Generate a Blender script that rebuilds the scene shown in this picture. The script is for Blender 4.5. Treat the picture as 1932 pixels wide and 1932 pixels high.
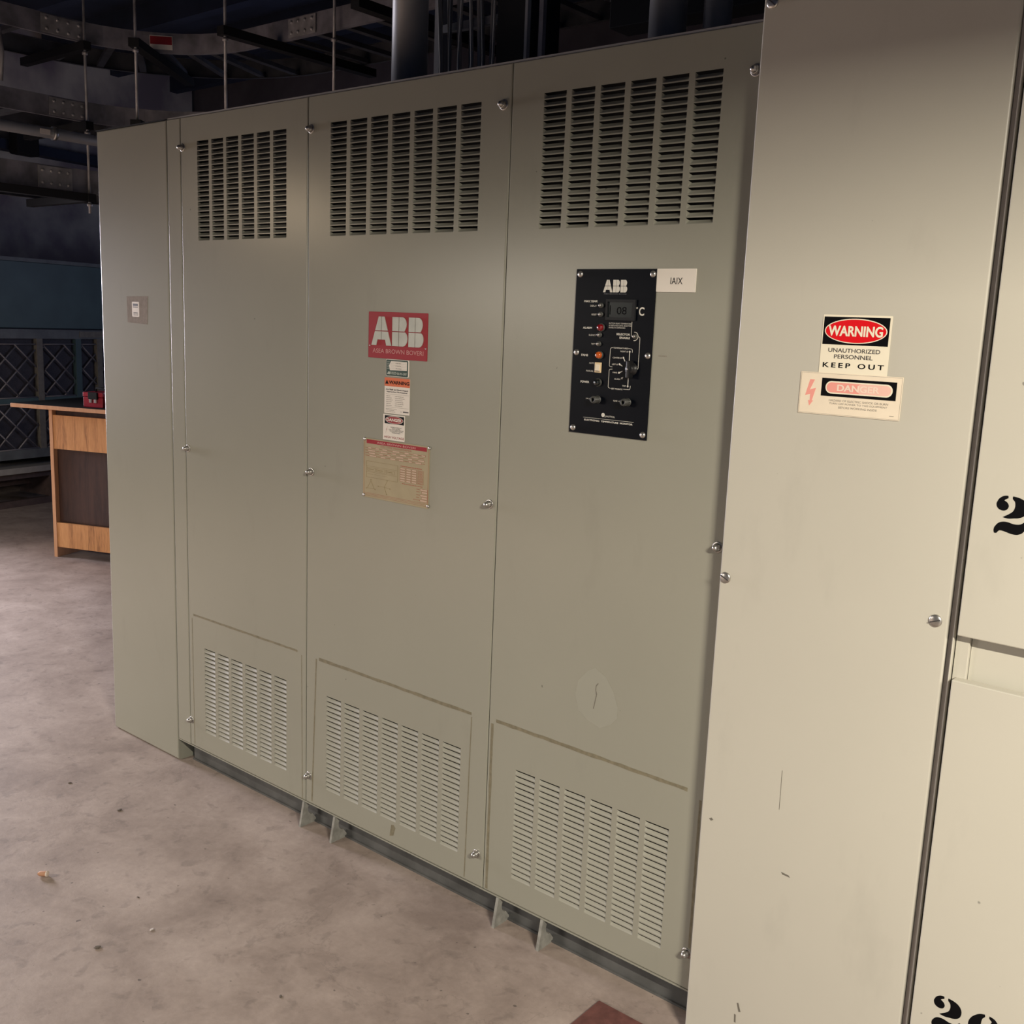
import bpy, bmesh, math, random
from mathutils import Vector, Matrix
random.seed(7)
for o in list(bpy.data.objects): bpy.data.objects.remove(o)
scn = bpy.context.scene
col = scn.collection

# ------------------------------------------------------------------ camera
cd = bpy.data.cameras.new('camera'); cam = bpy.data.objects.new('camera', cd); col.objects.link(cam)
r = Vector((0.76906513, 0.6379476, 0.03951822)); u = Vector((-0.14464441, 0.11348324, 0.9829545)); f = Vector((-0.6225888, 0.76167212, -0.17955156))
m = Matrix(((r.x, u.x, -f.x), (r.y, u.y, -f.y), (r.z, u.z, -f.z))).to_4x4()
m.translation = (0, -2.0358, 1.6582)
cam.matrix_world = m
cd.sensor_width = 36; cd.lens = 1939.66 / 1932 * 36; cd.clip_start = .02; cd.clip_end = 60
scn.camera = cam
scn.view_settings.view_transform = 'Standard'; scn.view_settings.look = 'None'
scn.view_settings.gamma = 1; scn.view_settings.use_curve_mapping = False
scn.view_settings.exposure = 0.0

# ------------------------------------------------------------------ world and lamps
w = bpy.data.worlds.new('world'); scn.world = w; w.use_nodes = True
w.node_tree.nodes['Background'].inputs[0].default_value = (.30, .48, 1, 1)
w.node_tree.nodes['Background'].inputs[1].default_value = .050
def area(name, loc, target, sx, sy, power, color, spread=180):
    l = bpy.data.lights.new(name, 'AREA'); l.shape = 'RECTANGLE'; l.size = sx; l.size_y = sy
    l.energy = power; l.color = color; l.spread = math.radians(spread)
    o = bpy.data.objects.new(name, l); col.objects.link(o); o.location = loc
    o.rotation_euler = (Vector(target) - Vector(loc)).to_track_quat('-Z', 'Y').to_euler()
    return o
WARM = (1, .92, .77)
# two lamps under metal hoods hung over the aisle; last number: height of the hood lip relative to the tube
LAMPS = [(1.9, -2.35, 2.80, 1.15, 268, (1, .915, .765), -.085), (-5.65, -2.49, 2.36, .12, 9.5, (1, .78, .52), .045)]
for i, (lx, ly, lz, ln, pw, lc, lip) in enumerate(LAMPS):
    area('strip_lamp', (lx, ly, lz), (lx, ly + 1.0, lz - .75), ln, .055, pw, lc)
area('daylight_doorway', (-8.7, -.35, 1.5), (-4.6, -.6, 0), 1.0, 1.6, 98, (.94, .90, 1), 92)
area('low_fill_right', (2.6, -4.0, 2.15), (2.6, -4.0, 0), 2.2, .9, 70, (.8, .95, 1))  # added fill without a fitting, lifts the lower part of the right panels
area('low_fill_left', (-5.0, -4.3, 2.02), (-5.0, -4.3, 0), 1.6, .8, 335, (1, .90, .78))  # added fill, balances the left end of the row; no fitting here
area('far_wall_fill', (-5.6, 4.2, 1.9), (-8.9, 2.0, 1.6), 1.2, 1.2, 12, (.60, .68, 1))  # added cool fill that brightens the far wall, no window behind it

# ------------------------------------------------------------------ materials
def mat(name, color, rough=.5, metal=0, spec=.5, noise=0, nscale=8, bump=0, bscale=60, emit=None, stretch=None, coat=0):
    m = bpy.data.materials.new(name); m.use_nodes = True
    nt = m.node_tree; b = nt.nodes['Principled BSDF']
    b.inputs['Base Color'].default_value = (*color, 1); b.inputs['Roughness'].default_value = rough
    b.inputs['Metallic'].default_value = metal; b.inputs['Specular IOR Level'].default_value = spec
    if coat: b.inputs['Coat Weight'].default_value = coat; b.inputs['Coat Roughness'].default_value = .1
    if noise or bump:
        tc = nt.nodes.new('ShaderNodeNewGeometry'); mp = nt.nodes.new('ShaderNodeMapping')
        nt.links.new(tc.outputs['Position'], mp.inputs[0])
        if stretch: mp.inputs['Scale'].default_value = stretch
    if noise:
        n = nt.nodes.new('ShaderNodeTexNoise'); n.inputs['Scale'].default_value = nscale; n.inputs['Detail'].default_value = 5
        nt.links.new(mp.outputs[0], n.inputs[0])
        mr = nt.nodes.new('ShaderNodeMapRange'); mr.inputs[1].default_value = .3; mr.inputs[2].default_value = .7
        mr.inputs[3].default_value = 1 - noise; mr.inputs[4].default_value = 1 + noise
        nt.links.new(n.outputs[0], mr.inputs[0])
        mx = nt.nodes.new('ShaderNodeVectorMath'); mx.operation = 'SCALE'; mx.inputs[0].default_value = color
        nt.links.new(mr.outputs[0], mx.inputs['Scale']); nt.links.new(mx.outputs[0], b.inputs['Base Color'])
    if bump:
        n2 = nt.nodes.new('ShaderNodeTexNoise'); n2.inputs['Scale'].default_value = bscale; n2.inputs['Detail'].default_value = 4
        nt.links.new(mp.outputs[0], n2.inputs[0])
        bp = nt.nodes.new('ShaderNodeBump'); bp.inputs['Strength'].default_value = bump; bp.inputs['Distance'].default_value = .002
        nt.links.new(n2.outputs[0], bp.inputs['Height']); nt.links.new(bp.outputs[0], b.inputs['Normal'])
    if emit:
        b.inputs['Emission Color'].default_value = (*emit, 1); b.inputs['Emission Strength'].default_value = 1
    return m

def paint(name, color, rough, smudge):
    """semi-gloss enamel on sheet steel with faint rubbed-in dirt and uneven sheen"""
    m = bpy.data.materials.new(name); m.use_nodes = True; nt = m.node_tree; b = nt.nodes['Principled BSDF']
    N = nt.nodes.new; Lk = nt.links.new
    g = N('ShaderNodeNewGeometry')
    n1 = N('ShaderNodeTexNoise'); n1.inputs['Scale'].default_value = 1.7; n1.inputs['Detail'].default_value = 6; Lk(g.outputs[0], n1.inputs[0])
    mp = N('ShaderNodeMapping'); mp.inputs['Scale'].default_value = (4, 4, 1.4); Lk(g.outputs[0], mp.inputs[0])
    n2 = N('ShaderNodeTexNoise'); n2.inputs['Scale'].default_value = 2.2; n2.inputs['Detail'].default_value = 7; n2.inputs['Roughness'].default_value = .6; Lk(mp.outputs[0], n2.inputs[0])
    r1 = N('ShaderNodeMapRange'); r1.inputs[1].default_value = .3; r1.inputs[2].default_value = .7; r1.inputs[3].default_value = 1 - smudge; r1.inputs[4].default_value = 1 + smudge; Lk(n1.outputs[0], r1.inputs[0])
    r2 = N('ShaderNodeMapRange'); r2.inputs[1].default_value = .60; r2.inputs[2].default_value = .85; r2.inputs[3].default_value = 1; r2.inputs[4].default_value = .90; Lk(n2.outputs[0], r2.inputs[0])
    mu = N('ShaderNodeMath'); mu.operation = 'MULTIPLY'; Lk(r1.outputs[0], mu.inputs[0]); Lk(r2.outputs[0], mu.inputs[1])
    # tiny chips and specks
    v = N('ShaderNodeTexNoise'); v.inputs['Scale'].default_value = 55; v.inputs['Detail'].default_value = 1; Lk(g.outputs[0], v.inputs[0])
    r3 = N('ShaderNodeMapRange'); r3.inputs[1].default_value = .80; r3.inputs[2].default_value = .83; r3.inputs[3].default_value = 1; r3.inputs[4].default_value = .5; Lk(v.outputs[0], r3.inputs[0])
    mu2 = N('ShaderNodeMath'); mu2.operation = 'MULTIPLY'; Lk(mu.outputs[0], mu2.inputs[0]); Lk(r3.outputs[0], mu2.inputs[1])
    vm = N('ShaderNodeVectorMath'); vm.operation = 'SCALE'; vm.inputs[0].default_value = color; Lk(mu2.outputs[0], vm.inputs['Scale'])
    Lk(vm.outputs[0], b.inputs['Base Color'])
    b.inputs['Roughness'].default_value = rough
    n3 = N('ShaderNodeTexNoise'); n3.inputs['Scale'].default_value = 260; n3.inputs['Detail'].default_value = 2; Lk(g.outputs[0], n3.inputs[0])
    bp = N('ShaderNodeBump'); bp.inputs['Strength'].default_value = .12; bp.inputs['Distance'].default_value = .0006; Lk(n3.outputs[0], bp.inputs['Height']); Lk(bp.outputs[0], b.inputs['Normal'])
    b.inputs['Specular IOR Level'].default_value = .5
    return m

M = {}
M['green_grey'] = paint('grey_green_enamel', (.315, .307, .252), .265, .03)
M['green_grey_matt'] = paint('grey_green_enamel_worn', (.325, .315, .26), .55, .03)
M['light_grey'] = paint('light_grey_enamel', (.555, .53, .455), .36, .03)
M['base_steel'] = mat('dark_base_steel', (.10, .10, .098), .6, 0, spec=.25, noise=.25, nscale=14)
M['bracket'] = mat('bracket_paint', (.27, .262, .235), .5, noise=.25, nscale=40)
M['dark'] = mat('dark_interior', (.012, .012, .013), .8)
M['seam'] = mat('gap_shade', (.03, .028, .025), .7)
M['chrome'] = mat('nickel_plate', (.50, .48, .45), .33, .9)
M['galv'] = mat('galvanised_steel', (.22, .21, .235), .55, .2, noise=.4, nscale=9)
M['galv_dark'] = mat('galvanised_steel_shaded', (.07, .07, .08), .6, .1, noise=.3, nscale=9)  # same galvanised steel with the shade on rungs and outer rails in its colour
M['galv_light'] = mat('galvanised_steel_light', (.42, .40, .40), .45, .45, noise=.3, nscale=14)
M['conduit'] = mat('conduit_steel', (.36, .355, .36), .42, .15, noise=.15, nscale=5)
M['black_iron'] = mat('blackened_iron', (.02, .02, .022), .7, spec=.12)
M['cable'] = mat('grey_cable', (.34, .32, .30), .5)
M['cable_dark'] = mat('dark_cable', (.13, .13, .135), .5)
M['red'] = mat('red_plate', (.33, .016, .026), .4, spec=.3)
M['alu'] = mat('raised_aluminium', (.47, .48, .43), .42, .2, noise=.08, nscale=30)
M['pink'] = mat('engraved_pink', (.62, .30, .28), .5)
M['white'] = mat('white_vinyl', (.80, .74, .66), .4)
M['cream'] = mat('cream_vinyl', (.90, .83, .66), .38)
M['cream_old'] = mat('yellowed_vinyl', (.87, .76, .60), .42, noise=.03, nscale=30)
M['cream_fade'] = mat('faded_lettering', (.92, .72, .60), .45)
M['black'] = mat('black_ink', (.004, .004, .005), .55, spec=.1)
M['ink'] = mat('dark_ink', (.05, .045, .045), .5)
M['ink_grey'] = mat('worn_ink', (.26, .23, .19), .5)
M['brightred'] = mat('bright_red_ink', (.75, .004, .010), .35)
M['darkred'] = mat('dark_red_ink', (.30, .02, .025), .4)
M['fadedred'] = mat('faded_red_ink', (.88, .36, .30), .45)
M['paleredd'] = mat('pale_red_ink', (.90, .56, .47), .45)
M['orange'] = mat('orange_ink', (.70, .14, .035), .45)
M['greenink'] = mat('dark_green_ink', (.012, .05, .035), .4)
M['palegreen'] = mat('pale_green_print', (.42, .46, .40), .5)
M['brass'] = mat('brass_plate', (.37, .31, .19), .42, .1, noise=.06, nscale=20)
M['engrave'] = mat('engraved_line', (.36, .11, .06), .5)
M['engrave_soft'] = mat('engraved_olive', (.25, .19, .075), .5)
M['pale_field'] = mat('pale_field', (.56, .42, .31), .5)
M['face_black'] = mat('monitor_black', (.002, .003, .006), .36, spec=.12)
M['lcd'] = mat('lcd_glass', (.012, .016, .017), .25, spec=.2)
M['lcd_frame'] = mat('lcd_bezel', (.016, .017, .019), .45, spec=.25)
M['silk'] = mat('white_silkscreen', (.72, .69, .62), .5)
M['silk_dim'] = mat('dim_silkscreen', (.16, .16, .17), .5)
M['red_lens'] = mat('red_lens', (.20, .006, .010), .12, coat=.8)
M['amber_lens'] = mat('amber_lens', (.55, .10, .015), .15, coat=.8)
M['dark_lens'] = mat('dark_lens', (.01, .012, .012), .1, coat=.8)
M['switch'] = mat('ivory_switch', (.78, .60, .36), .4)
M['knob'] = mat('black_knob', (.012, .012, .013), .35)
M['fuse'] = mat('ribbed_fuse_cap', (.05, .05, .045), .5)
M['tape'] = mat('tape_residue', (.20, .175, .115), .7, noise=.2, nscale=60)
M['patch'] = mat('touch_up_paint', (.328, .322, .268), .36)
M['scuff'] = mat('dark_scuff', (.17, .155, .125), .7)
M['film'] = mat('clear_tape', (.34, .30, .27), .18, noise=.12, nscale=60)
M['toolred'] = mat('toolbox_red', (.34, .012, .030), .35)
M['toolred2'] = mat('toolbox_dark_red', (.16, .008, .018), .4)
M['teal'] = mat('dark_teal_paint', (.05, .09, .10), .5, noise=.12, nscale=5)
M['teal_light'] = mat('worn_teal_frame', (.10, .11, .115), .5, noise=.2, nscale=12)
M['lattice'] = mat('lattice_wire', (.20, .19, .21), .5, .3)
M['mesh_back'] = mat('mesh_screen', (.035, .033, .045), .7, noise=.3, nscale=120)
M['post'] = mat('olive_post', (.15, .14, .12), .6, noise=.15, nscale=30)
M['board'] = mat('weathered_board', (.28, .26, .24), .7, noise=.1, nscale=20)
M['brownwood'] = mat('dark_brown_wood', (.075, .05, .045), .6, noise=.2, nscale=20)
M['tile'] = mat('brick_red_mat', (.135, .052, .042), .6, noise=.25, nscale=40, bump=.4, bscale=90)
M['plaster'] = mat('old_plaster', (.115, .10, .115), .85, noise=.25, nscale=2.5)
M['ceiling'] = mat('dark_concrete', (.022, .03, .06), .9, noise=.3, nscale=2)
M['butt'] = mat('filter_tan', (.45, .23, .13), .7)
M['paper'] = mat('rolling_paper', (.75, .62, .52), .7)
M['pebble'] = mat('grit', (.13, .105, .085), .9)
M['chip'] = mat('pale_chip', (.62, .56, .52), .8)

def wood(name, c1, c2, c3):
    m = bpy.data.materials.new(name); m.use_nodes = True; nt = m.node_tree; b = nt.nodes['Principled BSDF']
    N = nt.nodes.new; Lk = nt.links.new
    g = N('ShaderNodeTexCoord'); mp = N('ShaderNodeMapping'); mp.inputs['Scale'].default_value = (14, 14, 1.3); Lk(g.outputs['Object'], mp.inputs[0])
    n = N('ShaderNodeTexNoise'); n.inputs['Scale'].default_value = 2.2; n.inputs['Detail'].default_value = 6; n.inputs['Distortion'].default_value = .6; Lk(mp.outputs[0], n.inputs[0])
    n2 = N('ShaderNodeTexNoise'); n2.inputs['Scale'].default_value = 16; n2.inputs['Detail'].default_value = 3; Lk(mp.outputs[0], n2.inputs[0])
    ad = N('ShaderNodeMath'); ad.operation = 'MULTIPLY_ADD'; ad.inputs[1].default_value = .45; Lk(n2.outputs[0], ad.inputs[0]); Lk(n.outputs[0], ad.inputs[2])
    cr = N('ShaderNodeValToRGB'); e = cr.color_ramp.elements
    e[0].position = .5; e[0].color = (*c1, 1); e[1].position = .95; e[1].color = (*c3, 1); x = e.new(.72); x.color = (*c2, 1)
    Lk(ad.outputs[0], cr.inputs[0]); Lk(cr.outputs[0], b.inputs['Base Color']); b.inputs['Roughness'].default_value = .42
    return m
M['oak'] = wood('oak_laminate', (.29, .125, .045), (.56, .26, .098), (.66, .33, .13))
M['oak_edge'] = wood('oak_edge_band', (.50, .25, .125), (.57, .295, .155), (.61, .33, .18))
M['walnut'] = wood('walnut_laminate', (.028, .012, .009), (.048, .021, .015), (.065, .029, .020))

def floor_mat():
    m = bpy.data.materials.new('worn_concrete'); m.use_nodes = True; nt = m.node_tree; b = nt.nodes['Principled BSDF']
    N = nt.nodes.new; Lk = nt.links.new
    g = N('ShaderNodeNewGeometry')
    def noise(s, d, rr=.55, dist=0):
        n = N('ShaderNodeTexNoise'); n.inputs['Scale'].default_value = s; n.inputs['Detail'].default_value = d; n.inputs['Roughness'].default_value = rr; n.inputs['Distortion'].default_value = dist
        Lk(g.outputs[0], n.inputs[0]); return n
    big = noise(.9, 4); mid = noise(4.5, 6, .6, .4); fine = noise(38, 5, .65); blot = noise(19, 4, .55, .35)
    cr = N('ShaderNodeValToRGB'); e = cr.color_ramp.elements
    e[0].position = .38; e[0].color = (.245, .19, .16, 1); e[1].position = .62; e[1].color = (.43, .35, .305, 1); x = e.new(.5); x.color = (.345, .275, .235, 1)
    ad = N('ShaderNodeMath'); ad.operation = 'MULTIPLY_ADD'; ad.inputs[1].default_value = .5; Lk(mid.outputs[0], ad.inputs[0])
    h = N('ShaderNodeMath'); h.operation = 'MULTIPLY'; h.inputs[1].default_value = .5; Lk(big.outputs[0], h.inputs[0]); Lk(h.outputs[0], ad.inputs[2])
    Lk(ad.outputs[0], cr.inputs[0])
    def mr(src, a, b_, c, d_):
        k = N('ShaderNodeMapRange'); k.inputs[1].default_value = a; k.inputs[2].default_value = b_; k.inputs[3].default_value = c; k.inputs[4].default_value = d_; Lk(src, k.inputs[0]); return k.outputs[0]
    f1 = mr(blot.outputs[0], .57, .68, 1, .78)
    f2 = mr(fine.outputs[0], .25, .75, .88, 1.10)
    v = noise(46, 1)
    f3 = mr(v.outputs[0], .76, .79, 1, .5)
    # hairline cracks: edges of big distorted cells
    va = N('ShaderNodeVectorMath'); va.operation = 'MULTIPLY_ADD'; va.inputs[1].default_value = (.5, .5, .5)
    Lk(mid.outputs['Color'], va.inputs[0]); Lk(g.outputs[0], va.inputs[2])
    vc = N('ShaderNodeTexVoronoi'); vc.feature = 'DISTANCE_TO_EDGE'; vc.inputs['Scale'].default_value = .55; Lk(va.outputs[0], vc.inputs[0])
    f4 = mr(vc.outputs['Distance'], .0, .003, .86, 1)
    cur = f1
    for q in (f2, f3, f4):
        mm = N('ShaderNodeMath'); mm.operation = 'MULTIPLY'; Lk(cur, mm.inputs[0]); Lk(q, mm.inputs[1]); cur = mm.outputs[0]
    vm = N('ShaderNodeVectorMath'); vm.operation = 'SCALE'; Lk(cr.outputs[0], vm.inputs[0]); Lk(cur, vm.inputs['Scale']); Lk(vm.outputs[0], b.inputs['Base Color'])
    b.inputs['Roughness'].default_value = .6; b.inputs['Specular IOR Level'].default_value = .35
    bp = N('ShaderNodeBump'); bp.inputs['Strength'].default_value = .35; bp.inputs['Distance'].default_value = .004
    Lk(mid.outputs[0], bp.inputs['Height']); bp2 = N('ShaderNodeBump'); bp2.inputs['Strength'].default_value = .35; bp2.inputs['Distance'].default_value = .002
    Lk(fine.outputs[0], bp2.inputs['Height']); Lk(bp.outputs[0], bp2.inputs['Normal']); Lk(bp2.outputs[0], b.inputs['Normal'])
    return m
M['floor'] = floor_mat()

# ------------------------------------------------------------------ mesh helpers
class MB:
    def __init__(s): s.b = bmesh.new()
    def box(s, x0, x1, y0, y1, z0, z1, bev=0, seg=2):
        vs = [s.b.verts.new((x, y, z)) for x in (x0, x1) for y in (y0, y1) for z in (z0, z1)]
        fs = [s.b.faces.new([vs[i] for i in q]) for q in ((0, 1, 3, 2), (4, 6, 7, 5), (0, 4, 5, 1), (2, 3, 7, 6), (0, 2, 6, 4), (1, 5, 7, 3))]
        if bev:
            es = list({e for q in fs for e in q.edges})
            bmesh.ops.bevel(s.b, geom=es, offset=bev, segments=seg, profile=.5, affect='EDGES', clamp_overlap=True)
        return s
    def poly(s, pts, y, th=.0004):
        """plate outline (x, z) standing in plane y, facing -y, with thickness th behind it"""
        a = sum(p[0] * q[1] - q[0] * p[1] for p, q in zip(pts, pts[1:] + pts[:1]))
        if a < 0: pts = pts[::-1]
        fr = [s.b.verts.new((x, y, z)) for x, z in pts]; bk = [s.b.verts.new((x, y + th, z)) for x, z in pts]
        s.b.faces.new(fr); s.b.faces.new(bk[::-1]); n = len(pts)
        for i in range(n): s.b.faces.new((fr[i], bk[i], bk[(i + 1) % n], fr[(i + 1) % n]))
        return s
    def rect(s, x0, x1, z0, z1, y, th=.0004): return s.poly([(x0, z0), (x1, z0), (x1, z1), (x0, z1)], y, th)
    def prism(s, pts, axis, a0, a1):
        """closed outline extruded along an axis; pts are the two other coordinates in order"""
        def P(p, a): return {'x': (a, p[0], p[1]), 'y': (p[0], a, p[1]), 'z': (p[0], p[1], a)}[axis]
        A = [s.b.verts.new(P(p, a0)) for p in pts]; B = [s.b.verts.new(P(p, a1)) for p in pts]; n = len(pts)
        s.b.faces.new(A); s.b.faces.new(B[::-1])
        for i in range(n): s.b.faces.new((A[i], B[i], B[(i + 1) % n], A[(i + 1) % n]))
        return s
    def tube(s, pts, rad, seg=12, caps=True):
        pts = [Vector(p) for p in pts]; rings = []
        rs = rad if isinstance(rad, (list, tuple)) else [rad] * len(pts)
        for i, p in enumerate(pts):
            d = (pts[min(i + 1, len(pts) - 1)] - pts[max(i - 1, 0)]).normalized()
            a = d.orthogonal().normalized() if i == 0 else (pa - d * pa.dot(d)).normalized()
            pa = a; c = d.cross(a)
            rings.append([s.b.verts.new(p + (a * math.cos(t) + c * math.sin(t)) * rs[i]) for t in [2 * math.pi * k / seg for k in range(seg)]])
        for A, B in zip(rings, rings[1:]):
            for k in range(seg):
                fc = s.b.faces.new((A[k], A[(k + 1) % seg], B[(k + 1) % seg], B[k])); fc.smooth = True
        if caps: s.b.faces.new(rings[0][::-1]); s.b.faces.new(rings[-1])
        return s
    def lathe(s, c, axis, prof, seg=20):
        """prof: (distance along axis, radius)"""
        ax = Vector(axis).normalized(); a = ax.orthogonal().normalized(); b = ax.cross(a); c = Vector(c); rings = []
        for d, rd in prof:
            if rd < 1e-6: rings.append([s.b.verts.new(c + ax * d)])
            else: rings.append([s.b.verts.new(c + ax * d + (a * math.cos(t) + b * math.sin(t)) * rd) for t in [2 * math.pi * k / seg for k in range(seg)]])
        for A, B in zip(rings, rings[1:]):
            for k in range(seg):
                q = [A[k % len(A)], A[(k + 1) % len(A)], B[(k + 1) % len(B)], B[k % len(B)]]
                q2 = []
                for v in q:
                    if v not in q2: q2.append(v)
                if len(q2) > 2: fc = s.b.faces.new(q2); fc.smooth = True
        return s
    def text(s, body, x0, x1, z0, z1, y, bold=0, th=.0003, shear=0, space=1):
        cu = bpy.data.curves.new('t', 'FONT'); cu.body = body; cu.size = 1; cu.offset = bold; cu.align_x = 'CENTER'; cu.resolution_u = 4; cu.shear = shear; cu.space_character = space
        o = bpy.data.objects.new('t', cu); col.objects.link(o)
        dg = bpy.context.evaluated_depsgraph_get(); me = bpy.data.meshes.new_from_object(o.evaluated_get(dg))
        bpy.data.objects.remove(o); bpy.data.curves.remove(cu)
        xs = [v.co.x for v in me.vertices]; ys = [v.co.y for v in me.vertices]
        ax, bx, ay, by = min(xs), max(xs), min(ys), max(ys)
        n0 = len(s.b.verts); s.b.from_mesh(me); s.b.verts.ensure_lookup_table()
        new = s.b.verts[n0:]
        for v in new:
            v.co = Vector((x0 + (v.co.x - ax) / (bx - ax) * (x1 - x0), y, z0 + (v.co.y - ay) / (by - ay) * (z1 - z0)))
        bpy.data.meshes.remove(me)
        return s
    def xf(s, mt):
        bmesh.ops.transform(s.b, matrix=mt, verts=s.b.verts[:]); return s
    def build(s, name, material, parent=None, org=None, recalc=True):
        me = bpy.data.meshes.new(name)
        if recalc: bmesh.ops.recalc_face_normals(s.b, faces=s.b.faces[:])
        if parent is not None:
            root = parent
            while root.parent: root = root.parent
            off = root.location.copy()
        elif org is not None: off = Vector(org)
        else:
            vs = [v.co for v in s.b.verts]
            off = Vector(((min(v.x for v in vs) + max(v.x for v in vs)) / 2, (min(v.y for v in vs) + max(v.y for v in vs)) / 2, min(v.z for v in vs)))
        bmesh.ops.translate(s.b, vec=-off, verts=s.b.verts[:])
        s.b.to_mesh(me); s.b.free(); me.materials.append(material)
        o = bpy.data.objects.new(name, me); col.objects.link(o)
        if parent is not None: o.parent = parent
        else: o.location = off
        return o
def thing(name, label, cat, loc, group=None):
    o = bpy.data.objects.new(name, None); col.objects.link(o); o.location = loc; o.empty_display_size = .05
    o['label'] = label; o['category'] = cat
    if group: o['group'] = group
    return o
def tag(o, label, cat, group=None, kind=None):
    o['label'] = label; o['category'] = cat
    if group: o['group'] = group
    if kind: o['kind'] = kind
    return o
def struct(o, label=None):
    o['kind'] = 'structure'
    if label: o['label'] = label
    return o
def arc(cx, cz, rr, a0, a1, n=8):
    return [(cx + rr * math.cos(math.radians(a0 + (a1 - a0) * i / n)), cz + rr * math.sin(math.radians(a0 + (a1 - a0) * i / n))) for i in range(n + 1)]
def rrect(x0, x1, z0, z1, rr):
    return arc(x1 - rr, z1 - rr, rr, 0, 90, 9) + arc(x0 + rr, z1 - rr, rr, 90, 180, 9) + arc(x0 + rr, z0 + rr, rr, 180, 270, 9) + arc(x1 - rr, z0 + rr, rr, 270, 360, 9)
def ellipse(x0, x1, z0, z1, n=72):
    return [((x0 + x1) / 2 + (x1 - x0) / 2 * math.cos(2 * math.pi * k / n), (z0 + z1) / 2 + (z1 - z0) / 2 * math.sin(2 * math.pi * k / n)) for k in range(n)]

# ------------------------------------------------------------------ the room
struct(MB().box(-11.5, 5.6, -6.5, 5.2, -.1, 0).build('floor', M['floor']))
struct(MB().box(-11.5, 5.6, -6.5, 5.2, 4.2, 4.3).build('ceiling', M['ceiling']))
struct(MB().box(-11.5, 5.6, 5.0, 5.2, 0, 4.2).build('wall_back', M['plaster']))
# far left wall, running at a slight angle to the line of cabinets
E_ = Vector((math.cos(math.radians(101)), math.sin(math.radians(101)), 0)); Y_ = Vector((-E_.y, E_.x, 0))
FM = Matrix(((E_.x, Y_.x, 0, -8.458), (E_.y, Y_.y, 0, 1.699), (0, 0, 1, 0), (0, 0, 0, 1)))
def fbuild(mb, name, material, parent=None): return mb.xf(FM).build(name, material, parent)
def wall_mat():
    m = mat('stained_plaster', (.2, .18, .2), .85)
    nt = m.node_tree; b = nt.nodes['Principled BSDF']; N = nt.nodes.new; Lk = nt.links.new
    g = N('ShaderNodeNewGeometry'); n = N('ShaderNodeTexNoise'); n.inputs['Scale'].default_value = 1.3; n.inputs['Detail'].default_value = 6; Lk(g.outputs[0], n.inputs[0])
    cr = N('ShaderNodeValToRGB'); e = cr.color_ramp.elements; e[0].position = .42; e[0].color = (.26, .22, .25, 1); e[1].position = .62; e[1].color = (.62, .58, .52, 1)
    Lk(n.outputs[0], cr.inputs[0]); Lk(cr.outputs[0], b.inputs['Base Color']); return m
M['wallstain'] = wall_mat()
struct(fbuild(MB().box(-.2, 3.6, 1.45, 1.6, 0, 4.2), 'wall_left', M['wallstain']))
struct(fbuild(MB().box(-.2, 3.4, 1.30, 1.45, 3.06, 3.15), 'trim_1', M['ceiling']), 'dark beam across the far wall')
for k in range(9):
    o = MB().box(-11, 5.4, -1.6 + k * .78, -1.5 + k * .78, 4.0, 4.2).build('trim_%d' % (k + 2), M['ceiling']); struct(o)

for (lx, ly, lz, ln, pw, lc, lip), lab in zip(LAMPS, ('hooded strip lamp behind the camera to the right', 'small hooded lamp to the left of the camera')):
    t = thing('lamp_hood', lab, 'light fitting', (lx, ly, lz)); hw = ln / 2 + .08
    mb = MB(); mb.prism([(ly - .20, lz - .10), (ly - .10, lz + .10), (ly + .16, lz + .10), (ly + .25, lz + lip), (ly + .245, lz + lip - .002), (ly + .155, lz + .095), (ly - .095, lz + .095), (ly - .195, lz - .10)], 'x', lx - hw, lx + hw)
    mb.build('hood', M['black_iron'], t)
    for q in (lx - hw - .004, lx + hw): MB().box(q, q + .004, ly - .2, ly + .24, lz + min(lip, 0), lz + .10).build('end_plate', M['black_iron'], t)
    for q in (-.4, .4): MB().tube([(lx + q * hw, ly, lz + .10), (lx + q * hw, ly, 4.0)], .006, 6).build('hanger', M['black_iron'], t)

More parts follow.
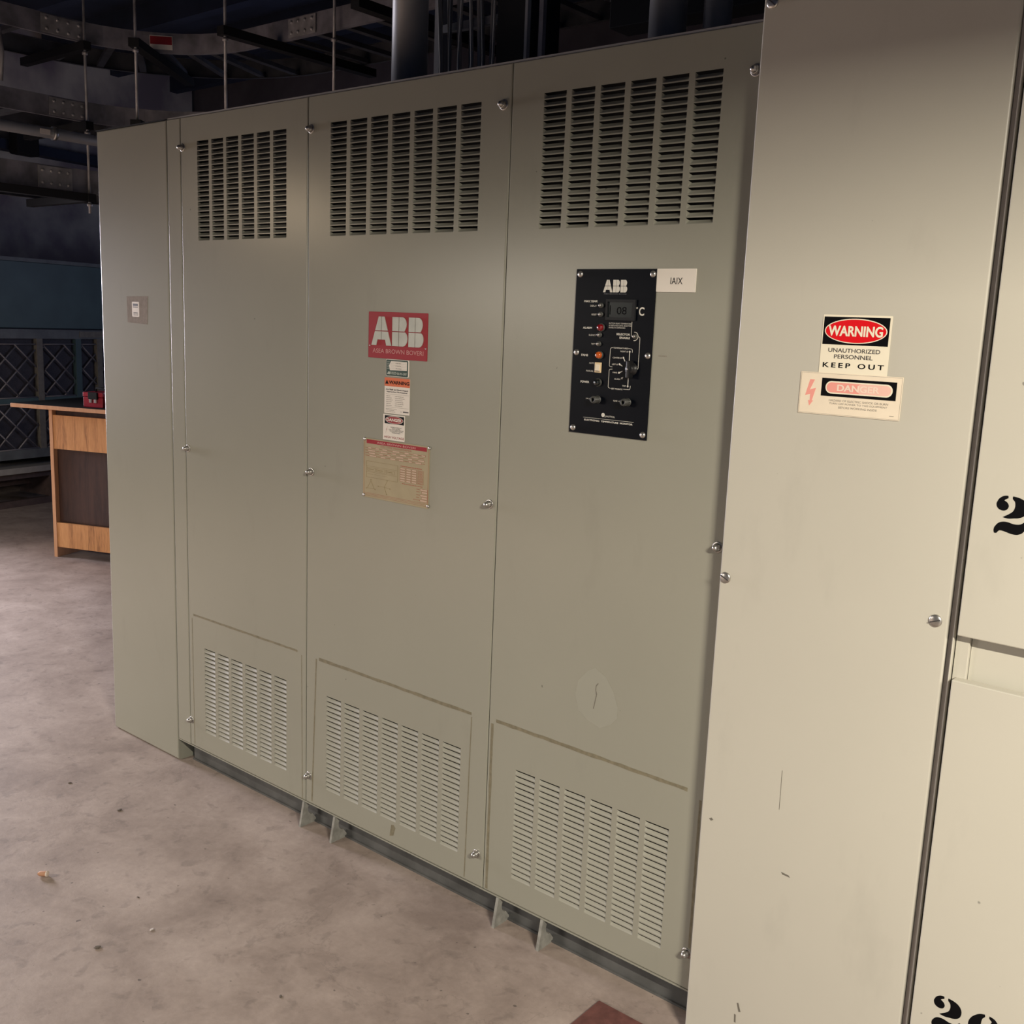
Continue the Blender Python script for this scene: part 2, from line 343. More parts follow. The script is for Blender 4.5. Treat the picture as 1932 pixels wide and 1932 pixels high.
# ------------------------------------------------------------------ panels with pressed louvres
def vent_cells(x0, x1, z0, z1, nc, nr=20, gap=.0153, sh=.0132):
    w_ = (x1 - x0 - gap * (nc - 1)) / nc; p_ = (z1 - z0 - sh) / (nr - 1)
    return [(x0 + c * (w_ + gap), x0 + c * (w_ + gap) + w_, z0 + r_ * p_, z0 + r_ * p_ + sh) for c in range(nc) for r_ in range(nr)]
def sheet(mb, x0, x1, z0, z1, vents, y=0, rad=.0035, depth=.02):
    """sheet-steel cover with rounded folded edges and slots left open"""
    xs = {x0 + rad, x1 - rad}; zs = {z0 + rad, z1 - rad}; holes = set()
    for cells in vents:
        for a, b_, c, d in cells: xs |= {round(a, 5), round(b_, 5)}; zs |= {round(c, 5), round(d, 5)}; holes.add((round(a, 5), round(c, 5)))
    xs = sorted(xs); zs = sorted(zs); V = {}
    def v(i, j):
        if (i, j) not in V: V[i, j] = mb.b.verts.new((xs[i], y, zs[j]))
        return V[i, j]
    for i in range(len(xs) - 1):
        for j in range(len(zs) - 1):
            if (round(xs[i], 5), round(zs[j], 5)) in holes: continue
            inside = False
            for cells in vents:   # cells in a slot row that are split by another vent's lines
                for a, b_, c, d in cells:
                    if a - 1e-4 < (xs[i] + xs[i + 1]) / 2 < b_ + 1e-4 and c - 1e-4 < (zs[j] + zs[j + 1]) / 2 < d + 1e-4: inside = True; break
                if inside: break
            if inside: continue
            mb.b.faces.new((v(i, j), v(i + 1, j), v(i + 1, j + 1), v(i, j + 1)))
    prof = [(0, 0)] + [(rad * math.sin(math.radians(t)), rad * (1 - math.cos(math.radians(t)))) for t in (22, 45, 67, 90)] + [(rad, depth)]
    prev = None
    for o_, dy in prof:
        e = o_ - rad
        X0, X1, Z0, Z1 = x0 - e, x1 + e, z0 - e, z1 + e
        ring = [mb.b.verts.new(p) for p in ((X0, y + dy, Z0), (X1, y + dy, Z0), (X1, y + dy, Z1), (X0, y + dy, Z1))]
        if prev:
            for k in range(4):
                fc = mb.b.faces.new((prev[k], prev[(k + 1) % 4], ring[(k + 1) % 4], ring[k])); fc.smooth = False
        prev = ring
def louvre_blades(cells, y=0, D=.0100, gap=.0044):
    """each slot's blade is pressed inwards: flush at the bottom and both ends, deepest along the open top edge"""
    mb = MB(); us = (0, .012, .032, .06, .5, .94, .968, .988, 1); sv = (0, .45, .8, 1, 1, 1, .8, .45, 0)
    for a, b_, c, d in cells:
        h = d - c - gap; rows = []
        for t, dp in ((0, 0), (.10, .05), (.3, .28), (.65, .68), (1, 1)):
            rows.append([mb.b.verts.new((a + (b_ - a) * u_, y + D * dp * s_, c + h * t + gap * t * (1 - s_))) for u_, s_ in zip(us, sv)])
        for A, B in zip(rows, rows[1:]):
            for k in range(len(us) - 1):
                fc = mb.b.faces.new((A[k], A[k + 1], B[k + 1], B[k])); fc.smooth = True
    return mb
def hex_bolt(x, z, parent, y=0, s=1.0):
    mb = MB(); mb.lathe((x, y, z), (0, -1, 0), [(0, .013 * s), (.0015, .013 * s), (.0022, .012 * s), (.0022, .0095 * s)], 20)
    mb.lathe((x, y, z), (0, -1, 0), [(.0022, .0098 * s), (.009, .0098 * s), (.011, .0085 * s), (.011, 0)], 6)
    mb.lathe((x, y, z), (0, -1, 0), [(.010, .0078 * s), (.015, .0070 * s), (.019, .0045 * s), (.0205, 0)], 16)
    return mb.build('bolt', M['chrome'], parent)
def round_screw(x, z, parent, y, ang, rad=.0125):
    mb = MB(); mb.lathe((x, y, z), (0, -1, 0), [(0, rad), (.0012, rad)] + [(.0012 + .0042 * math.sin(math.radians(t)), rad * math.cos(math.radians(t))) for t in (15, 35, 55, 75)] + [(.0054, 0)], 28)
    s_ = mb.build('screw', M['chrome'], parent, recalc=True)
    g = MB().box(-rad * .82, rad * .82, -.0062, -.0035, -.0010, .0010)
    g.xf(Matrix.Translation((x, y, z)) @ Matrix.Rotation(math.radians(ang), 4, 'Y')).build('screw_slot', M['ink'], s_)
    return s_
def lines(mb, x0, x1, ztop, zbot, n, y, seed, hgt=.45, jitter=.3):
    """rows of tiny unreadable print, as broken dashes"""
    rnd = random.Random(seed); step = (ztop - zbot) / n
    for k in range(n):
        z = ztop - step * (k + .5); x = x0 + rnd.uniform(0, .04) * (x1 - x0); end = x1 - rnd.uniform(0, jitter) * (x1 - x0)
        while x < end:
            L = rnd.uniform(.02, .09) * (x1 - x0) + step * .25; mb.rect(x, min(x + L, end + step), z - step * hgt / 2, z + step * hgt / 2, y, .0002); x += L + step * .35
def tape(mb, a, b_, wd, y, seed, n=22):
    """ragged strip of old tape glue"""
    rnd = random.Random(seed); a = Vector(a); b_ = Vector(b_); d = (b_ - a); nn = Vector((-d.y, d.x)).normalized(); L = []; R_ = []
    for k in range(n + 1):
        p = a + d * (k / n); w1 = wd * .5 * (1 + rnd.uniform(-.22, .22)); w2 = wd * .5 * (1 + rnd.uniform(-.22, .22))
        L.append(tuple(p + nn * w1)); R_.append(tuple(p - nn * w2))
    mb.poly(L + R_[::-1], y, .0002)

# ------------------------------------------------------------------ end cabinet (far left of the row)
t = thing('end_cabinet', 'narrow plain grey-green steel cabinet closing the left end of the row, down to the floor', 'cabinet', (-3.455, .55, 0))
MB().box(-3.678, -3.232, .012, 1.05, 0, 2.28).build('body', M['green_grey'], t)
mb = MB(); sheet(mb, -3.682, -3.2325, .004, 2.286, [], 0, .005, .03); mb.build('front_cover', M['green_grey'], t)
MB().box(-3.685, -3.232, -.004, 1.05, 2.286, 2.2885).build('top_plate', M['black_iron'], t)

# ------------------------------------------------------------------ transformer enclosure
t = thing('transformer_enclosure', 'grey-green transformer enclosure with three louvred front panels on a dark steel base', 'electrical enclosure', (-2.13, .6, 0))
TE = t
mb = MB(); mb.box(-3.229, -1.038, 1.2, 1.215, .088, 2.27); mb.box(-3.229, -3.20, .03, 1.2, .088, 2.27); mb.box(-1.06, -1.038, .03, 1.2, .088, 2.27); mb.box(-3.229, -1.038, .03, 1.2, .088, .1)
mb.build('body', M['green_grey'], t)
MB().box(-3.19, -1.07, .026, .03, .1, 2.27).build('interior_shade_sheet', M['dark'], t)  # near-black sheet standing in for the unlit inside behind the louvres
MB().box(-3.2285, -1.04, .004, 1.215, 2.286, 2.291).build('roof_plate', M['conduit'], t)
mb = MB(); sheet(mb, -3.2275, -3.1505, .089, 2.286, [], 0, .0035, .026); mb.build('corner_post', M['green_grey'], t)
PX = [(-3.147, -2.493, -3.0535, -2.5915, 6), (-2.4895, -1.7185, -2.391, -1.816, 7), (-1.7155, -1.0375, -1.616, -1.138, 6)]
PL = ['plain left panel beside the corner post', 'middle panel that carries the red logo plate', 'right panel that carries the black temperature monitor']
BOLTS = [[(-3.137, 2.190), (-3.134, 1.188), (-3.140, .187)], [(-2.477, 2.194), (-2.470, 1.186), (-2.475, .184), (-1.742, 2.190), (-1.742, 1.188), (-1.743, .186)], [(-1.062, 2.192), (-1.066, 1.186), (-1.066, .185)]]
TAPES = [([(-3.119, .590), (-2.535, .594), .007], [(-3.127, .577), (-3.122, .099), .0035], [(-2.514, .585), (-2.508, .092), .0028]),
         ([(-2.428, .592), (-1.780, .592), .0095], [(-2.441, .590), (-2.459, .100), .0055], [(-1.779, .583), (-1.787, .098), .0035]),
         ([(-1.690, .597), (-1.096, .596), .0095], [(-1.703, .586), (-1.703, .096), .0085], [(-1.060, .581), (-1.060, .2), .006])]
for i, (x0, x1, v0, v1, nc) in enumerate(PX):
    up = vent_cells(v0, v1, 1.8895, 2.2045, nc); lo = vent_cells(v0, v1, .163, .4795, nc)
    mb = MB(); sheet(mb, x0, x1, .0905, 2.2855, [up, lo]); pn = mb.build('front_panel', M['green_grey'], t); pn['label'] = PL[i]
    a = louvre_blades(up).build('louver_vent', M['green_grey'], pn, recalc=False); a['label'] = 'upper louvre block'
    b = louvre_blades(lo, D=.0056, gap=.0060).build('louver_vent', M['green_grey_matt'], pn, recalc=False); b['label'] = 'lower louvre block'
    for x, z in BOLTS[i]: hex_bolt(x, z, pn)
    for j, (p, q, wd) in enumerate(TAPES[i]):
        mb = MB(); tape(mb, p, q, wd, -.0003, i * 5 + j); o = mb.build('tape_residue', M['tape'], pn)
    if i == 1:
        MB().poly([(-2.088, .150), (-2.078, .153), (-2.070, .145), (-2.078, .118), (-2.094, .112)], -.0003, .0002).build('tape_residue', M['tape'], pn)
    if i == 2:
        pts = [(-1.3765, .8259), (-1.3431, .8105), (-1.318, .7773), (-1.3041, .7413), (-1.3044, .7133), (-1.3213, .6924), (-1.3525, .6753), (-1.3908, .6846), (-1.4208, .7048), (-1.4328, .7425), (-1.4256, .7812), (-1.3991, .8122)]
        pp = MB().poly(pts, -.0002, .0001).build('paint_patch', M['patch'], pn); pp['label'] = 'paler patch of touch-up paint'
        mb = MB(); lines(mb, -1.252, -1.229, 1.6025, 1.5985, 1, -.0002, 21, .7, .05); mb.build('pencil_mark', M['ink_grey'], pn)
        MB().poly([(-1.3638, .7883), (-1.3700, .7790), (-1.3700, .769), (-1.3665, .760), (-1.3745, .7194), (-1.3765, .7194), (-1.3695, .757), (-1.3722, .770), (-1.3718, .781), (-1.366, .789)], -.0005, .0002).build('scratch', M['scuff'], pn)
# base
mb = MB(); mb.box(-3.2, -1.045, .048, .056, .004, .084); mb.box(-3.2, -1.045, .042, .12, 0, .006); mb.box(-3.2, -1.045, .048, .12, .078, .084)
mb.build('base_channel', M['base_steel'], t)
MB().box(-3.2285, -1.0375, .001, .9, .0845, .0885).build('bottom_flange', M['green_grey'], t)
for x in (-2.501, -2.348, -1.660, -1.503):
    pts = [(-.017, 0), (.050, 0), (.050, .010), (.042, .020), (.034, .031)] + arc(.038, .054, .024, 240, 130, 9) + [(.020, .079), (.020, .084), (-.001, .084)]
    MB().prism(pts, 'x', x - .0045, x + .0045).build('jacking_bracket', M['bracket'], t)

# ------------------------------------------------------------------ switchgear, right
t = thing('switchgear_cabinet', 'tall light grey steel cabinet standing proud of the louvred enclosure, with slotted screws', 'cabinet', (-.79, .5, 0))
SC = t
MB().box(-1.034, -.552, -.014, 1.0, 0, 2.44).build('body', M['light_grey'], t)
mb = MB(); sheet(mb, -1.0365, -.549, .006, 2.44, [], -.038, .0045, .024); fc = mb.build('front_cover', M['light_grey'], t)
for x, z, a in ((-1.022, 1.131, 25), (-.573, 1.131, -22), (-1.018, 2.306, 40), (-.573, 2.306, 12)): round_screw(x, z, fc, -.038, a)
sc = [((-.951, .118), (-.946, .106)), ((-.953, .100), (-.955, .090))]
for k, (pts) in enumerate([[(-.852, .735), (-.851, .735), (-.850, .645), (-.851, .645)], [(-.833, .505), (-.815, .503), (-.812, .499), (-.830, .500)], [(-.6215, .1605), (-.6185, .162), (-.619, .158), (-.622, .157)], [(-1.015, .566), (-1.009, .570), (-1.004, .566), (-1.010, .562)], [(-.909, .148), (-.905, .150), (-.898, .130), (-.903, .128)], [(-.913, .118), (-.909, .118), (-.908, .098), (-.912, .098)]]):
    MB().poly(pts, -.0384, .0002).build('scuff_mark', M['scuff'], fc)
t = thing('switchgear_cubicle', 'light grey switchgear cubicle with stencilled doors at the right edge of the picture', 'electrical cabinet', (-.1, .5, 0))
CU = t
MB().box(-.5485, .33, .02, 1.0, 0, 2.44).build('body', M['light_grey'], t)
mb = MB(); mb.box(-.5478, -.5368, -.030, .02, 0, 2.44); fr = mb.build('side_channel', M['base_steel'], t); fr.data.materials[0] = mat('galvanised_trim', (.42, .39, .36), .45)
mb = MB(); mb.box(-.5366, -.5340, -.046, .02, 0, 2.44, .0010); mb.build('trim_ridge', M['light_grey'], t)
mb = MB(); mb.box(-.5338, -.5320, -.030, .02, 0, 2.44); mb.build('gap_strip', M['seam'], t)  # dark strip, the shade of the open gap put into its colour
mb = MB(); mb.box(-.5318, -.5075, -.036, .02, 0, 2.44, .0010); mb.build('frame_upright', M['light_grey'], t)
MB().box(-.5065, .33, -.024, .02, 1.0, 1.14).build('cross_rail', M['light_grey'], t)
DU = MB().box(-.5255, .33, -.060, -.035, 1.117, 2.42, .0022).build('door', M['light_grey'], t); DU['label'] = 'upper door'
DL = MB().box(-.5255, .33, -.060, -.035, .02, 1.030, .0022).build('door', M['light_grey'], t); DL['label'] = 'lower door'
BL = [(-.4672, .3909), (-.4666, .3865), (-.4715, .3835), (-.4728, .3816), (-.4698, .3800), (-.4668, .3775), (-.4646, .3728), (-.4652, .3688), (-.4675, .3652), (-.4726, .3632), (-.4793, .3645), (-.4835, .3682), (-.4852, .3730), (-.4848, .3775), (-.4817, .3844), (-.4758, .3893), (-.4710, .3908)]
CR = [(-.4593, .3908), (-.4592, .3862), (-.4550, .3811), (-.4538, .3740), (-.4545, .3690), (-.4562, .3645), (-.4610, .3595), (-.4725, .3513), (-.4700, .3506), (-.4619, .3500), (-.4540, .3515), (-.4460, .3530), (-.4390, .3565), (-.4345, .3620), (-.4328, .3690), (-.4335, .3760), (-.4370, .3825), (-.4430, .3872), (-.4510, .3898)]
WV = [(-.4837, .3212), (-.4850, .3261), (-.4838, .3325), (-.4784, .3400), (-.4712, .3432), (-.4629, .3434), (-.4534, .3412), (-.4443, .3416), (-.4384, .3445), (-.4345, .3490), (-.4318, .3488), (-.4312, .3420), (-.4330, .3330), (-.4372, .3268), (-.4422, .3238), (-.4475, .3224), (-.4559, .3231), (-.4655, .3256), (-.4725, .3268), (-.4765, .3256), (-.4791, .3219), (-.4815, .3208)]
S1 = [(-.4187, .3560), (-.4185, .3620), (-.4165, .3690), (-.4120, .3765), (-.4050, .3835), (-.3985, .3875), (-.3913, .3895), (-.3907, .3848), (-.3945, .3795), (-.3960, .3720), (-.3963, .3613), (-.3963, .3400), (-.3940, .3300), (-.3910, .3250), (-.3912, .3208), (-.4000, .3220), (-.4090, .3280), (-.4150, .3370), (-.4182, .3470)]
S2 = [(-.3831, .3897), (-.3770, .3885), (-.3722, .3862), (-.3675, .3810), (-.3654, .3755), (-.3700, .3715), (-.3760, .3695), (-.3795, .3715), (-.3800, .3745), (-.3778, .3790), (-.3790, .3815), (-.3828, .3848)]
S3 = [(-.3830, .3600), (-.3740, .3590), (-.3670, .3540), (-.3640, .3450), (-.3650, .3340), (-.3710, .3255), (-.3790, .3215), (-.3835, .3210), (-.3832, .3250), (-.3800, .3320), (-.3790, .3430), (-.3802, .3520), (-.3832, .3555)]
def smooth_outline(p, sharp=48):
    """round the curves of an outline but keep its corners"""
    n = len(p); V = [Vector(q) for q in p]; out = []
    def corner(i):
        a = V[i] - V[i - 1]; b_ = V[(i + 1) % n] - V[i]
        return abs(math.degrees(a.angle_signed(b_))) > sharp
    for i in range(n):
        p1, p2 = V[i], V[(i + 1) % n]; p0 = V[i - 1] if not corner(i) else p1; p3 = V[(i + 2) % n] if not corner((i + 1) % n) else p2
        for k in range(4):
            q = k / 4; out.append(tuple(.5 * (2 * p1 + (p2 - p0) * q + (2 * p0 - 5 * p1 + 4 * p2 - p3) * q * q + (3 * p1 - p0 - 3 * p2 + p3) * q ** 3)))
    return out
def stencil(parts, dz, dx, parent):
    mb = MB()
    for p in parts: mb.poly([(x + dx, z + dz) for x, z in smooth_outline(p)], -.0604, .0003)
    mb.build('stencilled_number', M['black'], parent)
stencil([BL, CR, WV], 1.0, 0, DU); stencil([BL, CR, WV, S1, S2, S3], 0, 0, DL)

# ------------------------------------------------------------------ signs and plates on the middle panel
A_ = [[(0, 0), (.24, 0), (.30, .2), (.485, .2), (.485, .485), (.175, .485)], [(.186, .515), (.485, .515), (.485, 1), (.36, 1)]]
A_ = A_ + [[(1 - x, z) for x, z in p] for p in A_]
B_ = [[(0, 0), (.42, 0), (.42, .485), (0, .485)], [(0, .515), (.42, .515), (.42, 1), (0, 1)],
      [(.46, 0)] + [(.70 + .30 * math.sin(math.radians(q)), .265 - .265 * math.cos(math.radians(q))) for q in range(0, 131, 10)] + [(.84, .485), (.46, .485)],
      [(.46, .515), (.80, .515)] + [(.66 + .27 * math.sin(math.radians(q)), .755 - .245 * math.cos(math.radians(q))) for q in range(50, 181, 10)] + [(.46, 1)]]
def logo(mb, x0, x1, z0, z1, y, th):
    """three block letters, each cut by a thin cross"""
    W_ = x1 - x0
    for L, a, b_ in ((A_, 0, .39), (B_, .41, .70), (B_, .725, 1.0)):
        for p in L: mb.poly([(x0 + W_ * (a + (b_ - a) * q[0]), z0 + (z1 - z0) * q[1]) for q in p], y, th)
t = thing('logo_plate', 'red rectangular plate with large silver letters ABB on the middle panel', 'sign', (-2.100, -.001, 1.549))
MB().poly(rrect(-2.2175, -1.984, 1.549, 1.678, .002), -.002, .002).build('plate', M['red'], t)
mb = MB(); logo(mb, -2.2032, -1.9975, 1.5850, 1.6650, -.0042, .0024); mb.build('raised_letters', M['alu'], t)
MB().text('ASEA BROWN BOVERI', -2.199, -1.997, 1.5635, 1.5755, -.0024, 0).build('lettering', M['pink'], t)
for x in (-2.2115, -1.989): MB().lathe((x, -.002, 1.583), (0, -1, 0), [(0, .0024), (.001, .002), (.0016, 0)], 12).build('rivet', M['chrome'], t)
t = thing('service_sticker', 'small dark green and white service sticker directly under the red logo plate', 'sticker', (-2.0985, -.0005, 1.5005))
MB().poly(rrect(-2.1445, -2.0525, 1.5005, 1.5478, .004), -.0008, .0008).build('backing', M['white'], t)
MB().poly(rrect(-2.1435, -2.0565, 1.5015, 1.5465, .004), -.0011, .0003).build('border', M['greenink'], t)
MB().poly([(-2.124, 1.543), (-2.0605, 1.543), (-2.0605, 1.519), (-2.128, 1.517), (-2.132, 1.530)], -.0014, .0003).build('writing_field', M['white'], t)
mb = MB(); [mb.rect(-2.128 + .004 * (k % 2), -2.061, 1.5225 + k * .0045, 1.5228 + k * .0045, -.0016, .0002) for k in range(5)]
lines(mb, -2.105, -2.078, 1.541, 1.519, 3, -.0016, 3, .3); mb.build('ruled_lines', M['ink_grey'], t)
mb = MB(); lines(mb, -2.140, -2.130, 1.543, 1.519, 5, -.0014, 4, .45, .1); mb.poly([(-2.140, 1.506), (-2.134, 1.514), (-2.126, 1.513), (-2.128, 1.5055)], -.0014); lines(mb, -2.126, -2.104, 1.514, 1.5055, 2, -.0014, 5, .7, .05); mb.build('small_print', M['palegreen'], t)
MB().text('436-941-2307', -2.1015, -2.0605, 1.5060, 1.5125, -.0014, .03).build('lettering', M['palegreen'], t)
t = thing('warning_label', 'white label with orange WARNING header, third from top under the red logo plate', 'label', (-2.0985, -.0005, 1.3955))
MB().poly(rrect(-2.149, -2.048, 1.3955, 1.4965, .0015), -.0008, .0008).build('backing', M['white'], t)
MB().rect(-2.149, -2.048, 1.4722, 1.4965, -.0011).build('header', M['orange'], t)
mb = MB(); mb.text('WARNING', -2.131, -2.0495, 1.4785, 1.4885, -.0014, .03); mb.poly([(-2.1465, 1.4785), (-2.1325, 1.4785), (-2.1395, 1.4895)], -.0014); mb.build('header_lettering', M['black'], t)
mb = MB(); mb.text('Arc Flash and Shock Hazard', -2.1436, -2.0542, 1.4612, 1.4655, -.0011, .035); mb.text('Appropriate PPE Required', -2.1405, -2.0575, 1.4545, 1.4587, -.0011, .035); mb.build('lettering', M['ink'], t); mb = MB()
mb.text('C. S. HIVOLTS'[:2], -2.082, -2.078, 1.4012, 1.4055, -.0011); mb.rect(-2.073, -2.051, 1.4018, 1.4048, -.0011); mb.build('maker_mark', M['ink'], t)
mb = MB(); mb.rect(-2.1435, -2.0515, 1.4500, 1.4505, -.0011); mb.rect(-2.1425, -2.0505, 1.4133, 1.4138, -.0011)
lines(mb, -2.1415, -2.118, 1.4475, 1.4150, 6, -.0011, 8, .35, .4); lines(mb, -2.1063, -2.070, 1.4475, 1.4160, 6, -.0011, 9, .3, .3); lines(mb, -2.1435, -2.095, 1.4105, 1.3985, 3, -.0011, 10, .28, .3); mb.build('small_print', M['ink_grey'], t)
t = thing('danger_label', 'small DANGER HIGH VOLTAGE label just above the brass rating plate', 'label', (-2.108, -.0005, 1.3195))
MB().poly(rrect(-2.152, -2.065, 1.3195, 1.3925, .001), -.0014, .0014).build('backing', M['white'], t)
MB().rect(-2.1455, -2.0675, 1.3660, 1.3892, -.0017).build('header', M['black'], t)
MB().poly(ellipse(-2.1425, -2.0705, 1.3668, 1.3884), -.0020).build('oval_border', M['white'], t)
MB().poly(ellipse(-2.1410, -2.0720, 1.3678, 1.3874), -.0022).build('oval', M['darkred'], t)
MB().text('DANGER', -2.1368, -2.0758, 1.3735, 1.3822, -.0025, .03).build('header_lettering', M['white'], t)
mb = MB(); mb.poly([(-2.1330, 1.3595), (-2.1385, 1.349), (-2.1368, 1.3485), (-2.1415, 1.3395), (-2.1355, 1.3505), (-2.1372, 1.3512)], -.0017); mb.text('HIGH VOLTAGE', -2.1455, -2.066, 1.3245, 1.3310, -.0017, .01); mb.build('red_print', M['darkred'], t)
mb = MB(); z = 1.3585
for s_ in ('HAZARD OF ELECTRIC', 'SHOCK OR BURN', 'TURN OFF POWER SUPPLYING', 'THIS EQUIPMENT BEFORE', 'WORKING INSIDE'):
    wd = len(s_) * .00125; mb.text(s_, -2.0985 - wd, -2.0985 + wd, z - .0028, z, -.0017, .01); z -= .0039
mb.build('small_print', M['ink'], t)
# rating plate
t = thing('rating_plate', 'brass transformer rating plate with red header, engraved diagrams and four corner rivets', 'nameplate', (-2.098, -.001, 1.143))
MB().poly(rrect(-2.2325, -1.9645, 1.1425, 1.3165, .002), -.0018, .0018).build('plate', M['brass'], t)
MB().rect(-2.2194, -1.9752, 1.3015, 1.3130, -.0021).build('header', M['red'], t)
MB().text('ASEA BROWN BOVERI', -2.1757, -2.0185, 1.3040, 1.3098, -.0024, .01).build('header_lettering', M['pink'], t)
mb = MB(); y = -.0021
mb.text('DRY TYPE TRANSFORMER', -2.160, -2.034, 1.2945, 1.2990, y)
for a in (1.1480, 1.1520, 1.1555): mb.rect(-2.2275, -1.9695, a, a + .0006, y)
mb.rect(-2.2290, -2.2283, 1.148, 1.310, y); mb.rect(-1.9685, -1.9678, 1.148, 1.310, y)
def frame(mb, x0, x1, z0, z1, y, w_=.0005):
    mb.rect(x0, x1, z0, z0 + w_, y); mb.rect(x0, x1, z1 - w_, z1, y); mb.rect(x0, x0 + w_, z0, z1, y); mb.rect(x1 - w_, x1, z0, z1, y)
rnd = random.Random(4); fields = []
for row in range(4):
    z = 1.2885 - row * .0075; x = -2.224
    while x < -1.985:
        lw = rnd.uniform(.006, .016); lines(mb, x, x + lw, z + .0015, z - .0015, 1, y, int(x * 999), .6, .1); x += lw + .002
        fw = rnd.uniform(.014, .034)
        if x + fw > -1.971: break
        frame(mb, x, x + fw, z - .0022, z + .0024, y); fields.append((x + .001, x + fw - .001, z - .0014, z + .0016)); x += fw + .003
for c, (xa, xb) in enumerate(((-2.0790, -2.0580), (-2.0540, -2.0350), (-2.0320, -2.0130), (-2.0090, -1.9860))):
    for k in range(6):
        z = 1.2460 - k * .0068; frame(mb, xa, xb, z - .0058, z, y)
        if c < 3: fields.append((xa + .001, xb - .001, z - .0046, z - .0014))
        else: lines(mb, xa + .002, xb - .002, z - .001, z - .005, 1, y, k, .5, .1)
lines(mb, -2.079, -1.985, 1.2530, 1.2480, 1, y, 30, .5); lines(mb, -2.070, -1.990, 1.2030, 1.1990, 1, y, 31, .5)
for k, z in enumerate((1.1945, 1.1875, 1.1785, 1.1715, 1.1640)):
    lines(mb, -2.012 - .012 * (k == 4), -1.999, z, z - .003, 1, y, 40 + k, .6, .1); fields.append((-1.9970 + .006 * (k % 2), -1.9700, z - .004, z)); frame(mb, -1.9980 + .006 * (k % 2), -1.9690, z - .0048, z + .0008, y)
mb.build('engraving', M['engrave'], t)
for sel in (lambda q: q[2] > 1.255, lambda q: 1.20 < q[2] <= 1.255, lambda q: q[2] <= 1.20):
    mb = MB(); [mb.rect(*q, y) for q in fields if sel(q)]; mb.build('pale_fields', M['pale_field'], t)
mb = MB(); frame(mb, -2.2195, -2.0885, 1.2020, 1.2500, y, .0007)
for zz in (1.2350, 1.2180): mb.rect(-2.2185, -2.092, zz, zz + .0005, y)
for k in range(3):
    frame(mb, -2.214 + k * .039, -2.180 + k * .039, 1.2215, 1.2315, y); lines(mb, -2.210 + k * .039, -2.186 + k * .039, 1.2285, 1.2245, 1, y, k + 60, .5, .1)
    mb.rect(-2.214 + k * .030, -2.190 + k * .030, 1.2120, 1.2125, y)
def seg(mb, p, q, y, w_=.0007):
    p = Vector(p); q = Vector(q); d = (q - p).normalized(); n_ = Vector((-d.y, d.x)) * w_ / 2
    mb.poly([tuple(p + n_), tuple(q + n_), tuple(q - n_), tuple(p - n_)], y)
for p, q in (((-2.214, 1.1700), (-2.199, 1.1925)), ((-2.199, 1.1925), (-2.184, 1.1700)), ((-2.214, 1.1700), (-2.184, 1.1700)), ((-2.142, 1.1810), (-2.132, 1.1980)), ((-2.142, 1.1810), (-2.165, 1.1795)), ((-2.142, 1.1810), (-2.122, 1.1785)), ((-2.142, 1.1810), (-2.134, 1.1630))): seg(mb, p, q, y)
for a, b in ((-2.199, 1.1955), (-2.218, 1.1690), (-2.181, 1.1690), (-2.131, 1.2005), (-2.168, 1.1800), (-2.119, 1.1785), (-2.133, 1.1605)): mb.rect(a - .0015, a + .0015, b - .0015, b + .0015, y)
mb.build('diagram', M['engrave_soft'], t)
for x, z in ((-2.227, 1.3128), (-1.9658, 1.3128), (-2.2275, 1.1480), (-1.9660, 1.1500)):
    MB().lathe((x, -.0018, z), (0, -1, 0), [(0, .0048), (.0012, .0046), (.0026, .003), (.003, 0)], 14).build('rivet', M['chrome'], t)

# ------------------------------------------------------------------ temperature monitor on the right panel
t = thing('temperature_monitor', 'black electronic temperature monitor with LCD, knobs and indicator lamps on the right louvred panel', 'control panel', (-1.380, -.002, 1.405))
MB().poly([(-1.4915, 1.4050), (-1.2690, 1.4050), (-1.2690, 1.7935), (-1.4915, 1.7935)], -.003, .003).build('faceplate', M['face_black'], t)
for x, z in ((-1.4800, 1.7815), (-1.2780, 1.7820), (-1.4800, 1.5980), (-1.2785, 1.5990), (-1.4795, 1.4165), (-1.2791, 1.4170)):
    s_ = MB().lathe((x, -.003, z), (0, -1, 0), [(0, .0078), (.001, .0078), (.0035, .0062), (.005, .003), (.0052, 0)], 20).build('screw', M['chrome'], t)
mb = MB(); logo(mb, -1.4125, -1.3455, 1.7405, 1.7690, -.0034, .0004); mb.build('logo_print', M['silk'], t)
MB().text('ASEA BROWN BOVERI', -1.4100, -1.3465, 1.7355, 1.7382, -.0034).build('logo_caption', M['silk_dim'], t)
d = MB(); d.box(-1.3990, -1.3945, -.009, -.003, 1.6836, 1.7189); d.box(-1.3235, -1.3175, -.009, -.003, 1.6836, 1.7189); d.box(-1.3990, -1.3175, -.009, -.003, 1.7190, 1.7245); d.box(-1.3990, -1.3175, -.009, -.003, 1.6770, 1.6835)
d = d.build('display_bezel', M['lcd_frame'], t)
MB().box(-1.396, -1.321, -.0045, -.0035, 1.682, 1.7205).build('display_glass', M['lcd'], d)
mb = MB(); mb.text('08', -1.3697, -1.3426, 1.6905, 1.7078, -.0048); mb.rect(-1.3895, -1.3875, 1.6895, 1.7105, -.0048); mb.build('digits', M['black'], d)
y = -.0034
TX = []
TX.append(('°', -1.3172, -1.3130, 1.7040, 1.7085, y, .02)); TX.append(('C', -1.3095, -1.2952, 1.6888, 1.7082, y, .02))
TX.append(('MAX.TEMP.', -1.4655, -1.4255, 1.7165, 1.7215, y, .03)); TX.append(('DISPLAY', -1.4469, -1.4281, 1.7064, 1.7106, y)); TX.append(('RESET', -1.4417, -1.4267, 1.6863, 1.6905, y))
